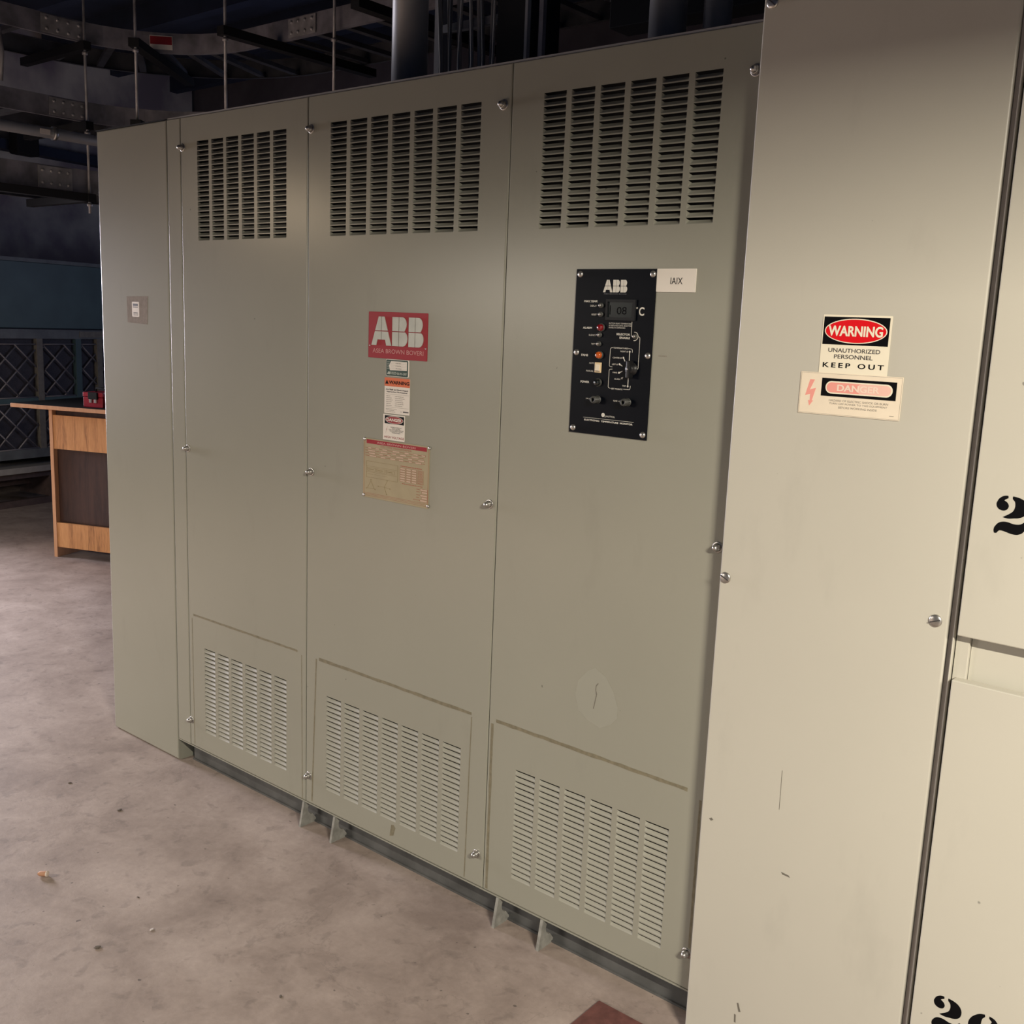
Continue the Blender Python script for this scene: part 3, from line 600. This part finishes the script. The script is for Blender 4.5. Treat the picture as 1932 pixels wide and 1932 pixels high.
TX.append(('ALARM', -1.4652, -1.4387, 1.6545, 1.6595, y, .03)); TX.append(('SILENCE', -1.4466, -1.4265, 1.6385, 1.6423, y)); TX.append(('TEST', -1.4387, -1.4266, 1.6180, 1.6217, y))
TX.append(('FANS', -1.4655, -1.4460, 1.5900, 1.5952, y, .03)); TX.append(('AUTO', -1.4413, -1.4272, 1.5728, 1.5766, y)); TX.append(('MANUAL', -1.4490, -1.4277, 1.5537, 1.5577, y))
TX.append(('POWER', -1.4640, -1.4384, 1.5265, 1.5317, y, .03))
TX.append(('SELECTOR', -1.3680, -1.3300, 1.6428, 1.6475, y, .03)); TX.append(('ENABLE', -1.3588, -1.3297, 1.6349, 1.6396, y, .03))
z = 1.6712
for s_, w_ in (('BUTTON READS TEMPERATURE', .0620), ('IS DISPLAYED UNTIL SELECTOR', .0625), ('ENABLE IS DEPRESSED', .046)): TX.append((s_, -1.3903, -1.3903 + w_, z - .0032, z, y)); z -= .0050
TX.append(('TEMPERATURES', -1.3741, -1.3330, 1.6115, 1.6150, y, .01)); TX.append(('RIGHT Ø', -1.3537, -1.3330, 1.6043, 1.6078, y, .01)); TX.append(('CENTER Ø', -1.3746, -1.3495, 1.5888, 1.5922, y, .01)); TX.append(('LEFT Ø', -1.3752, -1.3592, 1.5733, 1.5768, y, .01))
TX.append(('FANS', -1.3722, -1.3599, 1.5545, 1.5578, y, .01)); TX.append(('ALARM', -1.3671, -1.3503, 1.5396, 1.5428, y, .01)); TX.append(('TRIP', -1.3440, -1.3331, 1.5248, 1.5281, y, .01)); TX.append(('SET POINTS', -1.3742, -1.3424, 1.5163, 1.5198, y, .02))
TX.append(('1/4 A', -1.4455, -1.4344, 1.4880, 1.4915, y)); TX.append(('TEMP. A', -1.3671, -1.3481, 1.4880, 1.4915, y))
TX.append(('ELECTRONIC  TEMPERATURE  MONITOR', -1.4474, -1.3084, 1.4365, 1.4406, y, .03))
MB().poly(ellipse(-1.3980, -1.3885, 1.4490, 1.4590, 20), y).build('logo_disc', M['silk'], t); TX.append(('UALITROL', -1.3870, -1.3590, 1.4496, 1.4535, y, .01)); TX.append(('Q', -1.3885, -1.3860, 1.4480, 1.4505, y))
for q in TX: MB().text(*q).build('legend', M['silk'], t)
def pl_(pts, w_=.0010, y=-.0034):
    mb = MB()
    for p, q in zip(pts, pts[1:]): seg(mb, p, q, y, w_)
    mb.build('guide_line', M['silk'], t)
pl_([(-1.4506, 1.4441), (-1.3059, 1.4441)], .0007)
pl_([(-1.3269, 1.6745), (-1.3269, 1.6440), (-1.3258, 1.6415)]); pl_([(-1.3178 + .0098 * math.cos(math.radians(a)), 1.6417 + .0098 * math.sin(math.radians(a))) for a in range(-100, 101, 20)], .0014)
pl_([(-1.3085, 1.6415), (-1.3045, 1.6408), (-1.3028, 1.6383), (-1.3027, 1.5700), (-1.3040, 1.5672), (-1.3064, 1.5662), (-1.3197, 1.5660)])
pl_([(-1.3745, 1.6137), (-1.3805, 1.6130), (-1.3825, 1.6105), (-1.3832, 1.5720), (-1.3815, 1.5695), (-1.3744, 1.5688)]); pl_([(-1.3325, 1.6132), (-1.3235, 1.6128), (-1.3213, 1.6105), (-1.3211, 1.6044)])
pl_([(-1.3740, 1.5636), (-1.3810, 1.5630), (-1.3828, 1.5605), (-1.3832, 1.5220), (-1.3812, 1.5192), (-1.3760, 1.5184)]); pl_([(-1.3405, 1.5188), (-1.3235, 1.5190), (-1.3214, 1.5210), (-1.3212, 1.5279)])
pl_([(-1.3282, 1.6064), (-1.3281, 1.5850)], .0018); pl_([(-1.3281, 1.5456), (-1.3281, 1.5265)], .0018)
pl_([(-1.3440, 1.5905), (-1.3400, 1.5836)], .0022); pl_([(-1.3537, 1.5757), (-1.3463, 1.5720)], .0022); pl_([(-1.3543, 1.5562), (-1.3455, 1.5605)], .0022); pl_([(-1.3455, 1.5446), (-1.3425, 1.5470)], .0018)
for x, z in ((-1.3282, 1.6062), (-1.3447, 1.5915), (-1.3545, 1.5760), (-1.3545, 1.5562), (-1.3455, 1.5440), (-1.3281, 1.5262)): MB().poly(ellipse(x - .0024, x + .0024, z - .0024, z + .0024, 12), -.0036, .0002).build('position_mark', M['silk'], t)
for x, z in ((-1.4145, 1.7098), (-1.4143, 1.6894), (-1.4146, 1.6416), (-1.4153, 1.6207), (-1.3150, 1.6417)):
    b_ = MB().lathe((x, -.003, z), (0, -1, 0), [(0, .0062), (.0045, .0058), (.0045, .0038)], 16).build('push_button', M['fuse'], t)
    MB().lathe((x, -.003, z), (0, -1, 0), [(.003, .0036), (.0095, .0034), (.0105, .002), (.0107, 0)], 14).build('plunger', M['chrome'], b_)
for x, z, mm in ((-1.4110, 1.6588, 'red_lens'), (-1.4113, 1.5945, 'amber_lens'), (-1.4115, 1.5300, 'dark_lens')):
    b_ = MB().lathe((x, -.003, z), (0, -1, 0), [(0, .0098), (.003, .0098), (.0042, .0088), (.0042, .0078)], 22).build('indicator_lamp', M['fuse'], t)
    b_['label'] = {'red_lens': 'red alarm lamp', 'amber_lens': 'amber fans lamp', 'dark_lens': 'dark power lamp'}[mm]
    MB().lathe((x, -.003, z), (0, -1, 0), [(.003, .0082), (.009, .0078), (.0125, .0055), (.0135, 0)], 20).build('lens', M[mm], b_)
b_ = MB().box(-1.4240, -1.4048, -.0055, -.003, 1.5530, 1.5772, .001).build('rocker_switch', M['switch'], t)
MB().prism([(-.0055, 1.5572), (-.0100, 1.5580), (-.0068, 1.5670), (-.0055, 1.5725)], 'x', -1.4200, -1.4088).build('rocker', M['cream_old'], b_)
MB().rect(-1.4205, -1.4085, 1.5555, 1.5580, -.0058).build('rocker_slot', M['ink_grey'], b_)
k_ = MB().lathe((-1.3190, -.003, 1.5670), (0, -1, 0), [(0, .0150), (.003, .0150), (.004, .0115), (.014, .0105), (.0155, .009), (.0155, 0)], 24).build('selector_knob', M['knob'], t)
mb = MB().box(-.0042, .0042, -.024, -.004, -.021, .019, .002); mb.xf(Matrix.Translation((-1.3190, 0, 1.5670)) @ Matrix.Rotation(math.radians(0), 4, 'Y')).build('knob_grip', M['knob'], k_)
MB().lathe((-1.3190, -.024, 1.5670), (0, -1, 0), [(0, .0022), (.0006, .002), (.0008, 0)], 10).build('set_screw', M['chrome'], k_)
for x, z in ((-1.4110, 1.4895), (-1.3255, 1.4895)):
    prof = [(0, .0095), (.002, .0095), (.002, .0082), (.022, .0076), (.022, .0045), (.019, .0042)]
    b_ = MB().lathe((x, -.003, z), (0, -1, 0), prof, 24).build('fuse_holder', M['fuse'], t)
    mb = MB()
    for k in range(14):
        a = 2 * math.pi * k / 14; mb.tube([(x + .0082 * math.cos(a), -.006, z + .0082 * math.sin(a)), (x + .0078 * math.cos(a), -.0235, z + .0078 * math.sin(a))], .0008, 5)
    mb.build('ribs', M['fuse'], b_)
t = thing('name_tag', 'white engraved tag reading IAIX at the top right corner of the black monitor', 'tag', (-1.218, -.001, 1.743))
MB().poly(rrect(-1.2682, -1.1680, 1.7430, 1.7940, .0012), -.0025, .0025).build('plate', M['white'], t)
MB().text('IAIX', -1.2316, -1.2008, 1.7600, 1.7745, -.0029).build('lettering', M['black'], t)
t = thing('asset_sticker', 'small white asset sticker under a square of clear tape on the narrow end cabinet', 'sticker', (-3.44, -.0005, 1.607))
MB().poly([(-3.507, 1.702), (-3.368, 1.705), (-3.374, 1.606), (-3.504, 1.610)], -.0004, .0004).build('clear_tape', M['film'], t)
s_ = MB().poly(rrect(-3.4720, -3.4245, 1.6310, 1.6840, .004), -.0008, .0004).build('paper', M['white'], t)
mb = MB(); mb.rect(-3.465, -3.433, 1.6640, 1.6665, -.0011, .0002); mb.rect(-3.465, -3.433, 1.6690, 1.6775, -.0011, .0002)
lines(mb, -3.463, -3.435, 1.648, 1.635, 3, -.0011, 77, .5, .1); mb.build('print', M['ink'], s_)

# ------------------------------------------------------------------ signs on the switchgear cabinet
Y0 = -.0385
t = thing('warning_sign', 'WARNING UNAUTHORIZED PERSONNEL KEEP OUT sign with red oval on the light grey cabinet', 'sign', (-.783, Y0, 1.588))
MB().poly(rrect(-.8525, -.7148, 1.5860, 1.7020, .0015), Y0 - .0006, .0006).build('backing', M['cream'], t)
MB().rect(-.8500, -.7188, 1.6440, 1.6980, Y0 - .0009, .0003).build('header', M['black'], t)
MB().poly(ellipse(-.8470, -.7222, 1.6470, 1.6952, 90), Y0 - .0012, .0003).build('oval_border', M['cream'], t)
MB().poly(ellipse(-.8450, -.7242, 1.6488, 1.6933, 90), Y0 - .0014, .0002).build('oval', M['brightred'], t)
MB().text('WARNING', -.8396, -.7310, 1.6610, 1.6808, Y0 - .0017, .022).text('WARNING', -.8388, -.7302, 1.6610, 1.6808, Y0 - .0018, .022).text('WARNING', -.8392, -.7306, 1.6606, 1.6812, Y0 - .0019, .022).build('header_lettering', M['cream'], t)
MB().text('UNAUTHORIZED', -.8362, -.7320, 1.6290, 1.6372, Y0 - .0009, .012).build('lettering', M['ink'], t); MB().text('PERSONNEL', -.8232, -.7456, 1.6168, 1.6250, Y0 - .0009, .012).build('lettering', M['ink'], t)
MB().text('KEEP OUT', -.8450, -.7226, 1.5988, 1.6087, Y0 - .0009, .012, space=1.45).text('KEEP OUT', -.8445, -.7221, 1.5988, 1.6087, Y0 - .0010, .012, space=1.45).build('bold_lettering', M['black'], t)
t = thing('danger_sign', 'wide faded DANGER sign with pink lightning bolt below the KEEP OUT sign', 'sign', (-.785, Y0, 1.504))
MB().poly(rrect(-.8885, -.6820, 1.5045, 1.5880, .0015), Y0 - .0013, .0007).build('backing', M['cream_old'], t)
mb = MB(); frame(mb, -.8870, -.6835, 1.5060, 1.5865, Y0 - .0015, .0004); mb.build('edge_line', M['ink_grey'], t)
MB().rect(-.8430, -.6930, 1.5420, 1.5775, Y0 - .0016, .0003).build('header', M['black'], t)
MB().poly(rrect(-.8345, -.7000, 1.5475, 1.5722, .0122), Y0 - .0019, .0003).build('pill_border', M['cream'], t)
MB().poly(rrect(-.8318, -.7335, 1.5500, 1.5697, .0098), Y0 - .0021, .0002).build('pill', M['fadedred'], t).data
MB().poly(rrect(-.7700, -.7030, 1.5500, 1.5697, .0098), Y0 - .0022, .0002).build('pill_faded_end', M['paleredd'], t)
MB().text('DANGER', -.8105, -.7260, 1.5532, 1.5662, Y0 - .0025, .02).text('DANGER', -.8098, -.7253, 1.5532, 1.5662, Y0 - .0026, .02).build('header_lettering', M['cream_fade'], t)
MB().poly([(-.8679, 1.573), (-.8581, 1.5729), (-.8667, 1.5523), (-.8543, 1.5567), (-.8608, 1.5305), (-.8578, 1.531), (-.8656, 1.5203), (-.8688, 1.5313), (-.8654, 1.5304), (-.8654, 1.5438), (-.8759, 1.5404)], Y0 - .0016, .0003).build('lightning_bolt', M['fadedred'], t)
mb = MB(); mb.text('HAZARD OF ELECTRIC SHOCK OR BURN', -.8250, -.7063, 1.5322, 1.5363, Y0 - .0016); mb.text('TURN OFF POWER TO THIS EQUIPMENT', -.8240, -.7074, 1.5257, 1.5298, Y0 - .0016); mb.text('BEFORE WORKING INSIDE', -.8041, -.7271, 1.5190, 1.5231, Y0 - .0016)
lines(mb, -.702, -.693, 1.5135, 1.5115, 1, Y0 - .0016, 5, .6, .05); mb.build('small_print', M['ink_grey'], t)

# ------------------------------------------------------------------ wooden counter and toolboxes
DO = Matrix.Translation((-6.631, 1.236, 0)) @ Matrix.Rotation(math.radians(21.5), 4, 'Z')
t = thing('wooden_counter', 'oak laminate counter with open dark front, beyond the end cabinet', 'counter', (-6.1, 1.7, 0))
def db(mb, n_, m_, p_=None): return mb.xf(DO).build(n_, M[m_], p_ or t)
db(MB().box(-.255, 1.45, -.06, .66, .994, 1.020, .003), 'countertop', 'oak_edge')
db(MB().box(-.249, 1.444, -.050, .655, 1.0195, 1.0212), 'top_sheet', 'black_iron')
db(MB().box(0, .026, 0, .62, 0, .993), 'side_panel', 'oak_edge')
db(MB().box(1.15, 1.176, 0, .62, 0, .993), 'side_panel', 'oak_edge')
db(MB().box(.027, 1.149, .004, .022, .732, .955), 'upper_board', 'oak')
db(MB().box(.027, 1.149, .004, .022, .070, .236), 'lower_board', 'oak')
db(MB().box(.027, 1.149, .035, .05, .236, .99), 'back_panel', 'walnut')
db(MB().box(.027, 1.149, .06, .6, .955, .99), 'top_rail', 'walnut')
def toolbox(nm, lab, x0, x1, y0, hgt, m_):
    c = DO @ Vector(((x0 + x1) / 2, y0, 1.02)); tt = thing(nm, lab, 'toolbox', c)
    db(MB().box(x0, x1, y0, y0 + .16, 1.0215, 1.02 + hgt * .68, .004), 'body', m_, tt)
    db(MB().box(x0 - .002, x1 + .002, y0 - .002, y0 + .162, 1.02 + hgt * .70, 1.02 + hgt, .004), 'lid', m_, tt)
    return tt
tt = toolbox('toolbox', 'red metal toolbox with a dark clasp on the wooden counter', .262, .415, .02, .098, 'toolred')
for x in (.318, .356):
    db(MB().box(x, x + .018, .008, .02, 1.052, 1.078, .001), 'latch', 'chrome', tt)
db(MB().tube([(.30, .10, 1.118), (.30, .10, 1.14), (.38, .10, 1.14), (.38, .10, 1.118)], .007, 8), 'handle', 'black_iron', tt)
db(MB().box(.312, .382, .004, .017, 1.075, 1.120, .003), 'clasp', 'black_iron', tt)
toolbox('toolbox', 'darker red box beside the toolbox, partly hidden by the end cabinet', .424, .60, .03, .078, 'toolred2')

# ------------------------------------------------------------------ lattice-fronted cabinet far left, on its bench
t = thing('mesh_cabinet', 'large dark teal cabinet with diamond lattice front against the far wall', 'cabinet', tuple(FM @ Vector((1, .5, .3))))
def fb(mb, n_, m_, p_=None): return fbuild(mb, n_, M[m_], p_ or t)
fb(MB().box(-.25, 2.35, .03, 1.15, .45, 2.0), 'body', 'mesh_back')
fb(MB().box(-.25, 2.35, 0, 1.15, 1.47, 2.0, .004), 'upper_panel', 'teal')
fb(MB().box(-.27, 2.37, -.02, 1.17, 2.0, 2.03), 'top_edge', 'teal_light')
fb(MB().box(-.25, 2.35, -.012, .03, 1.385, 1.46), 'cross_rail', 'teal_light')
fb(MB().box(.82, 1.3, -.018, -.012, 1.40, 1.45), 'rating_strip', 'post')
fb(MB().box(-.25, 2.35, -.01, .05, .40, .475), 'bottom_rail', 'teal_light')
fb(MB().box(-.25, 2.35, -.008, .03, .86, .90), 'middle_rail', 'teal')
for k, s0 in enumerate((-.06, .40, .78, 1.0, 1.46, 1.92)):
    fb(MB().box(s0, s0 + .055, -.012, .03, .475, 1.385), 'post', 'post' if k in (1, 3) else 'teal')
def lattice(s0, s1, z0, z1, cw=.205, ch=.20):
    mb = MB(); n_ = int((s1 - s0) / cw * 2) + 8
    c = [s0 + (k - 6) * cw for k in range(n_)]
    for x in c:
        for sg in (1, -1):
            # clip the slanted wire to the panel rectangle
            zb = z0 - ch * 3 if sg == 1 else z1 + ch * 3
            pts = []
            for k in range(0, 200):
                xx = x + k * cw / 16; zz = (z0 if sg == 1 else z1) + sg * k * ch / 16
                if s0 <= xx <= s1 and z0 <= zz <= z1: pts.append((xx, 0.004 + .003 * sg, zz))
            if len(pts) > 2: mb.tube([pts[0], pts[-1]], .0065, 6)
    mb.tube([(s0, 0, z1), (s1, 0, z1)], .006, 6); mb.tube([(s0, 0, z0), (s1, 0, z0)], .006, 6)
    return mb
for s0, s1 in ((-.005, .395), (.46, .775), (.84, .995), (1.06, 1.455), (1.52, 1.915)):
    for z0, z1 in ((.905, 1.34), (.48, .855)): fb(lattice(s0, s1, z0, z1), 'lattice_screen', 'lattice')
for s0 in (-.2, .9, 2.1): fb(MB().box(s0, s0 + .12, .5, .7, 0, .4), 'foot', 'black_iron')
t = thing('low_bench', 'low dark brown bench with a pale board top in front of the lattice cabinet', 'bench', tuple(FM @ Vector((.9, 0, 0))))
fb(MB().box(-.25, 2.2, -.05, .42, .285, .335, .003), 'board', 'board')
fb(MB().box(-.25, 2.2, 0, .025, .235, .283), 'apron', 'brownwood')
fb(MB().box(-.25, 2.2, 0, .05, 0, .055), 'floor_rail', 'brownwood')
for s0 in (-.22, .48, 1.2, 2.1): fb(MB().box(s0, s0 + .06, 0, .4, .055, .235), 'leg', 'brownwood')
fb(MB().box(.12, .44, .2, .22, .15, .235), 'panel', 'brownwood'); fb(MB().box(-.25, .02, .2, .22, .15, .235), 'panel', 'brownwood')

# ------------------------------------------------------------------ overhead cable trays
def tray_path(off):
    """plan outline of the tray: runs along y, bends, then runs along x; off = distance outwards from the inner rail"""
    P_ = [(-5.965 - off, -3.2), (-5.965 - off, 1.05)]; cx, cy, rr = -5.965 + .72, 1.075, .72 + off
    for a in range(180, 89, -9): P_.append((cx + rr * math.cos(math.radians(a)), cy + rr * math.sin(math.radians(a))))
    P_.append((.5, cy + rr)); return P_
def rail(mb, P_, z0, z1, th, lip):
    """C-shaped side rail swept along a plan path"""
    n = len(P_); rows = []
    for i, p in enumerate(P_):
        a = Vector(P_[max(i - 1, 0)]); b_ = Vector(P_[min(i + 1, n - 1)]); d = (b_ - a).normalized(); nn = Vector((-d.y, d.x))
        prof = [(0, z0), (lip, z0), (lip, z0 + .003), (th, z0 + .003), (th, z1 - .003), (lip, z1 - .003), (lip, z1), (0, z1)]
        rows.append([mb.b.verts.new((p[0] + nn.x * q, p[1] + nn.y * q, z)) for q, z in prof])
    for A, B in zip(rows, rows[1:]):
        for k in range(8): mb.b.faces.new((A[k], A[(k + 1) % 8], B[(k + 1) % 8], B[k]))
    mb.b.faces.new(rows[0]); mb.b.faces.new(rows[-1][::-1]); return mb
TR = [('top', 3.15, .112, 'topmost of the three stacked steel cable trays hung from the ceiling'), ('mid', 2.715, .112, 'middle of the three stacked steel cable trays hung from the ceiling'), ('low', 2.312, .135, 'lowest and deepest of the three stacked steel cable trays')]
for nm, z, hh, lab in TR:
    t = thing('cable_tray', lab, 'cable tray', (-5.965, 0, z), 'stacked ladder cable trays')
    rail(MB(), tray_path(0), z, z + hh, .004, .02).build('side_rail', M['galv'], t)
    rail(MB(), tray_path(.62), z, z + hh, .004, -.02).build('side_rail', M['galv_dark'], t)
    n_ = 0
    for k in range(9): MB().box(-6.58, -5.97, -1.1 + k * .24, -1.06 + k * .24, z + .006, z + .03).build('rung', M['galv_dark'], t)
    for k in range(1, 8):
        a = math.radians(180 - k * 11.2); cx, cy = -5.245, 1.075
        mb = MB().box(.725, 1.335, -.02, .02, z + .006, z + .03); mb.xf(Matrix.Translation((cx, cy, 0)) @ Matrix.Rotation(a, 4, 'Z')).build('rung', M['galv_dark'], t)
    for k in range(17): MB().box(-5.15 + k * .24, -5.11 + k * .24, 1.8, 2.41, z + .006, z + .03).build('rung', M['galv_dark'], t)
    # splice plates with bolts, on the rail face towards the room
    spl = {'top': [('y', .95, 1.2), ('x', -4.85, -4.62)], 'mid': [('y', .98, 1.2)], 'low': [('y', .90, 1.10)]}[nm]
    for ax, a0, a1 in spl:
        if ax == 'y': pm = MB().box(-5.961, -5.956, a0, a1, z + .008, z + hh - .008)
        else: pm = MB().box(a0, a1, 1.786, 1.791, z + .008, z + hh - .008)
        pl2 = pm.build('splice_plate', M['galv_light'], t)
        for j in range(4):
            for zz in (z + hh * .25, z + hh * .75):
                q = a0 + (a1 - a0) * (j + .5) / 4
                if ax == 'y': MB().lathe((-5.956, q, zz), (1, 0, 0), [(0, .009), (.006, .009), (.009, .006), (.009, 0)], 8).build('bolt', M['galv_light'], pl2)
                else: MB().lathe((q, 1.786, zz), (0, -1, 0), [(0, .009), (.006, .009), (.009, .006), (.009, 0)], 8).build('bolt', M['galv_light'], pl2)
t = thing('tray_label', 'small red and white label on the bend of the topmost cable tray', 'label', (-5.76, 1.585, 3.17))
rot = Matrix.Translation((-5.245 + .712 * math.cos(math.radians(136)), 1.075 + .712 * math.sin(math.radians(136)), 0)) @ Matrix.Rotation(math.radians(46), 4, 'Z')
MB().box(-.065, .065, 0, .002, 3.168, 3.245).xf(rot).build('paper', M['white'], t)
MB().box(-.062, .062, -.002, 0, 3.196, 3.240).xf(rot).build('red_band', M['darkred'], t)
# struts and threaded rods
def rod(x, y, z0, lab, cuts):
    t = thing('threaded_rod', lab, 'threaded rod', (x, y, z0), 'threaded rods hanging from the ceiling')
    MB().tube([(x, y, z0), (x, y, 4.0)], .008, 8).build('rod', M['galv_light'], t)
    for z in cuts: MB().lathe((x, y, z - .022), (0, 0, 1), [(0, .009), (0, .016), (.014, .017), (.018, .009)], 6).build('nut', M['galv_light'], t)
def strut(a, b_, z, lab, hgt=.045, wd=.045):
    a = Vector(a); b_ = Vector(b_); d = b_ - a; L = d.length; ang = math.atan2(d.y, d.x)
    mb = MB(); mb.box(-.03, L, -wd / 2, wd / 2, z - hgt, z)
    o = mb.xf(Matrix.Translation((a.x, a.y, 0)) @ Matrix.Rotation(ang, 4, 'Z')).build('strut_channel', M['black_iron'])
    tag(o, lab, 'strut', 'strut channels under the cable trays')
LV = (('topmost', 3.148), ('middle', 2.713), ('lowest', 2.310))
rod(-5.925, 1.185, 2.20, 'threaded rod nearest the left edge of the cabinets, passing all three trays', (3.10, 2.665, 2.262))
rod(-5.60, 1.31, 2.62, 'threaded rod at the bend of the cable trays, second from left', (3.10, 2.665))
rod(-4.94, 1.44, 2.72, 'threaded rod above the left louvred panel', (3.10,))
rod(-4.43, 1.755, 2.80, 'threaded rod in front of the straight run of the topmost tray', (3.10,))
for nm, z in LV: strut((-5.925, 1.185), (-6.66, 1.185), z, 'dark strut crossing under the %s tray at the leftmost rod' % nm)
strut((-5.925, 1.185), (-5.925, .62), 2.31, 'dark strut running along below the lowest tray towards the left')
for nm, z in LV[:2]: strut((-5.60, 1.31), (-6.20, 2.05), z, 'dark diagonal strut under the bend of the %s tray' % nm, wd=.06)
strut((-4.94, 1.44), (-4.94, 2.5), 3.148, 'dark strut under the straight run of the topmost tray, above the left panel', wd=.06)
strut((-3.95, 1.5), (-3.95, 2.5), 3.148, 'dark strut under the topmost tray near the big conduit', wd=.06)
# drop pipe, pipe and box at far left
t = thing('wall_pipe', 'long horizontal steel pipe with a coupling below the middle tray', 'pipe', (-5.83, 0, 2.60))
MB().tube([(-5.83, -3, 2.60), (-5.83, 2.6, 2.60)], .030, 14).build('pipe', M['conduit'], t)
MB().tube([(-5.83, .925, 2.60), (-5.83, .945, 2.60)], .037, 14).build('coupling', M['chrome'], t)
MB().box(-5.802, -5.798, .845, .90, 2.585, 2.612).build('marking_strip', M['chip'], t)
tag(MB().tube([(-6.0, .735, 2.86), (-5.985, .742, 3.0), (-6.0, .737, 3.13)], .012, 8).build('drop_cable', M['galv_light']), 'short pale cable hanging between the top and middle trays at the left edge', 'cable')
tag(fbuild(MB().box(1.17, 1.41, 1.17, 1.299, 3.02, 3.22, .02), 'junction_box', M['black_iron']), 'black box mounted on the far wall beam, left of the cabinets', 'junction box')

# ------------------------------------------------------------------ conduits and cables rising behind the cabinets
for x, rr, y, lab in ((-2.535, .058, .45, 'thickest steel conduit rising behind the middle louvred panel'), (-1.567, .050, .45, 'left one of the two steel conduits above the right panel'), (-1.418, .036, .45, 'thin steel conduit nearest the light grey cabinet')):
    t = thing('conduit', lab, 'conduit', (x, y, 2.291), 'conduits rising from the transformer enclosure')
    MB().tube([(x, y, 2.292), (x, y, 4.0)], rr, 24).build('pipe', M['conduit'], t)
    MB().tube([(x, y, 2.2915), (x, y, 2.315)], rr + .012, 24).build('lock_ring', M['conduit'], t)
t = thing('cable_ladder', 'vertical steel cable ladder carrying control cables behind the middle panel', 'cable ladder', (-2.35, .62, 2.291))
for x in (-2.56, -2.20): MB().box(x - .012, x + .012, .60, .66, 2.2915, 4.0).build('side_rail', M['conduit'], t)
for k in range(9): MB().box(-2.555, -2.205, .60, .622, 2.40 + k * .20, 2.425 + k * .20).build('rung', M['conduit'], t)
rnd = random.Random(11)
for k in range(15):
    x = -2.535 + k * .0228; pts = []
    for j in range(9): pts.append((x + rnd.uniform(-.009, .009), .586 - .016 * (k % 2) + rnd.uniform(-.004, .004), 2.2925 + j * .2))
    tag(MB().tube(pts, rnd.choice((.0045, .006, .008)), 7).build('control_cable', M['cable'] if k % 3 else M['cable_dark']), 'thin control cable running up the vertical cable ladder', 'cable', 'control cables on the vertical ladder')
t = thing('cable_duct', 'dark vertical sheet-metal duct right of the control cables', 'cable duct', (-2.07, .55, 2.291))
MB().box(-2.165, -2.045, .45, .60, 2.2915, 4.0).build('duct_body', M['black_iron'], t)
MB().box(-2.05, -2.04, .44, .455, 2.2915, 4.0).build('edge_angle', M['conduit'], t)
tag(MB().box(-1.965, -1.950, .40, .415, 2.2915, 4.0).build('angle_iron', M['galv']), 'slim vertical angle iron above the joint of the middle and right panels', 'angle iron')
t = thing('strip_light', 'unlit strip light fitting hanging in the dark above the right panel', 'light fitting', (-1.9, 1.0, 2.66))
MB().box(-2.25, -1.30, 1.15, 1.27, 2.70, 2.80, .004).build('housing', M['black_iron'], t)
MB().box(-2.252, -2.248, 1.15, 1.27, 2.79, 2.80).build('end_edge', M['chrome'], t)
tag(MB().box(-1.30, -1.04, .50, .54, 2.40, 2.43).build('bracket_rail', M['galv']), 'short horizontal steel rail beside the light grey cabinet top', 'rail')

# ------------------------------------------------------------------ floor: mat, cigarette butt and grit
tag(MB().box(-1.256, -.30, -.66, -.078, .0005, .006, .0015).build('floor_mat', M['tile']), 'brick red mat corner on the floor by the light grey cabinet', 'floor mat')
t = thing('cigarette_butt', 'small tan cigarette butt lying on the floor at lower left', 'cigarette butt', (-2.795, -.728, 0))
RB = Matrix.Translation((-2.800, -.728, .0085)) @ Matrix.Rotation(math.radians(38), 4, 'Z') @ Matrix.Scale(1.25, 4)
MB().lathe((-.013, 0, 0), (1, 0, 0), [(0, .0018), (.002, .0040), (.007, .0060), (.020, .0066)], 14).xf(RB).build('filter', M['butt'], t)
MB().lathe((.007, 0, 0), (1, 0, 0), [(0, .0066), (.004, .0068), (.004, .0045), (.003, 0)], 14).xf(RB).build('paper_rim', M['paper'], t)
GR = [(147, 1494, 'flat dark crumb of grit on the floor left of the end cabinet base'), ]
def grit(x, y, s_, lab, m_='pebble', flat=.3):
    b = MB(); bmesh.ops.create_icosphere(b.b, subdivisions=2, radius=1); rn = random.Random(int(x * 977 + y * 31))
    for v in b.b.verts:
        v.co *= 1 + rn.uniform(-.22, .22); v.co.x *= s_ * 1.1; v.co.y *= s_ * .75; v.co.z *= s_ * flat
    zmin = min(v.co.z for v in b.b.verts)
    for v in b.b.verts: v.co.z -= zmin
    b.xf(Matrix.Translation((x, y, 0)) @ Matrix.Rotation(rn.uniform(0, 3), 4, 'Z'))
    tag(b.build('floor_grit', M[m_]), lab, 'grit', 'bits of grit on the floor')
for a in [
  (-3.329, -.372, .006, 'dark crumb on the floor out in front of the end cabinet, farther one'),
  (-3.02, -.36, .007, 'dark crumb on the floor between the cigarette butt and the enclosure'),
  (-2.36, -.80, .008, 'olive crumb on the floor right of the cigarette butt'),
  (-2.52, -1.05, .006, 'small crumb on the floor nearest the lower left picture corner'),
  (-2.50, -.60, .004, 'tiny dark speck right above the cigarette butt'),
  (-1.85, -.60, .005, 'dark speck on the open floor at the bottom centre')]: grit(*a)
grit(-3.66, -.60, .006, 'pale white chip on the floor left of the end cabinet base', 'chip')
grit(-2.33, -.66, .006, 'pale white chip on the floor right of the cigarette butt', 'chip', .3)
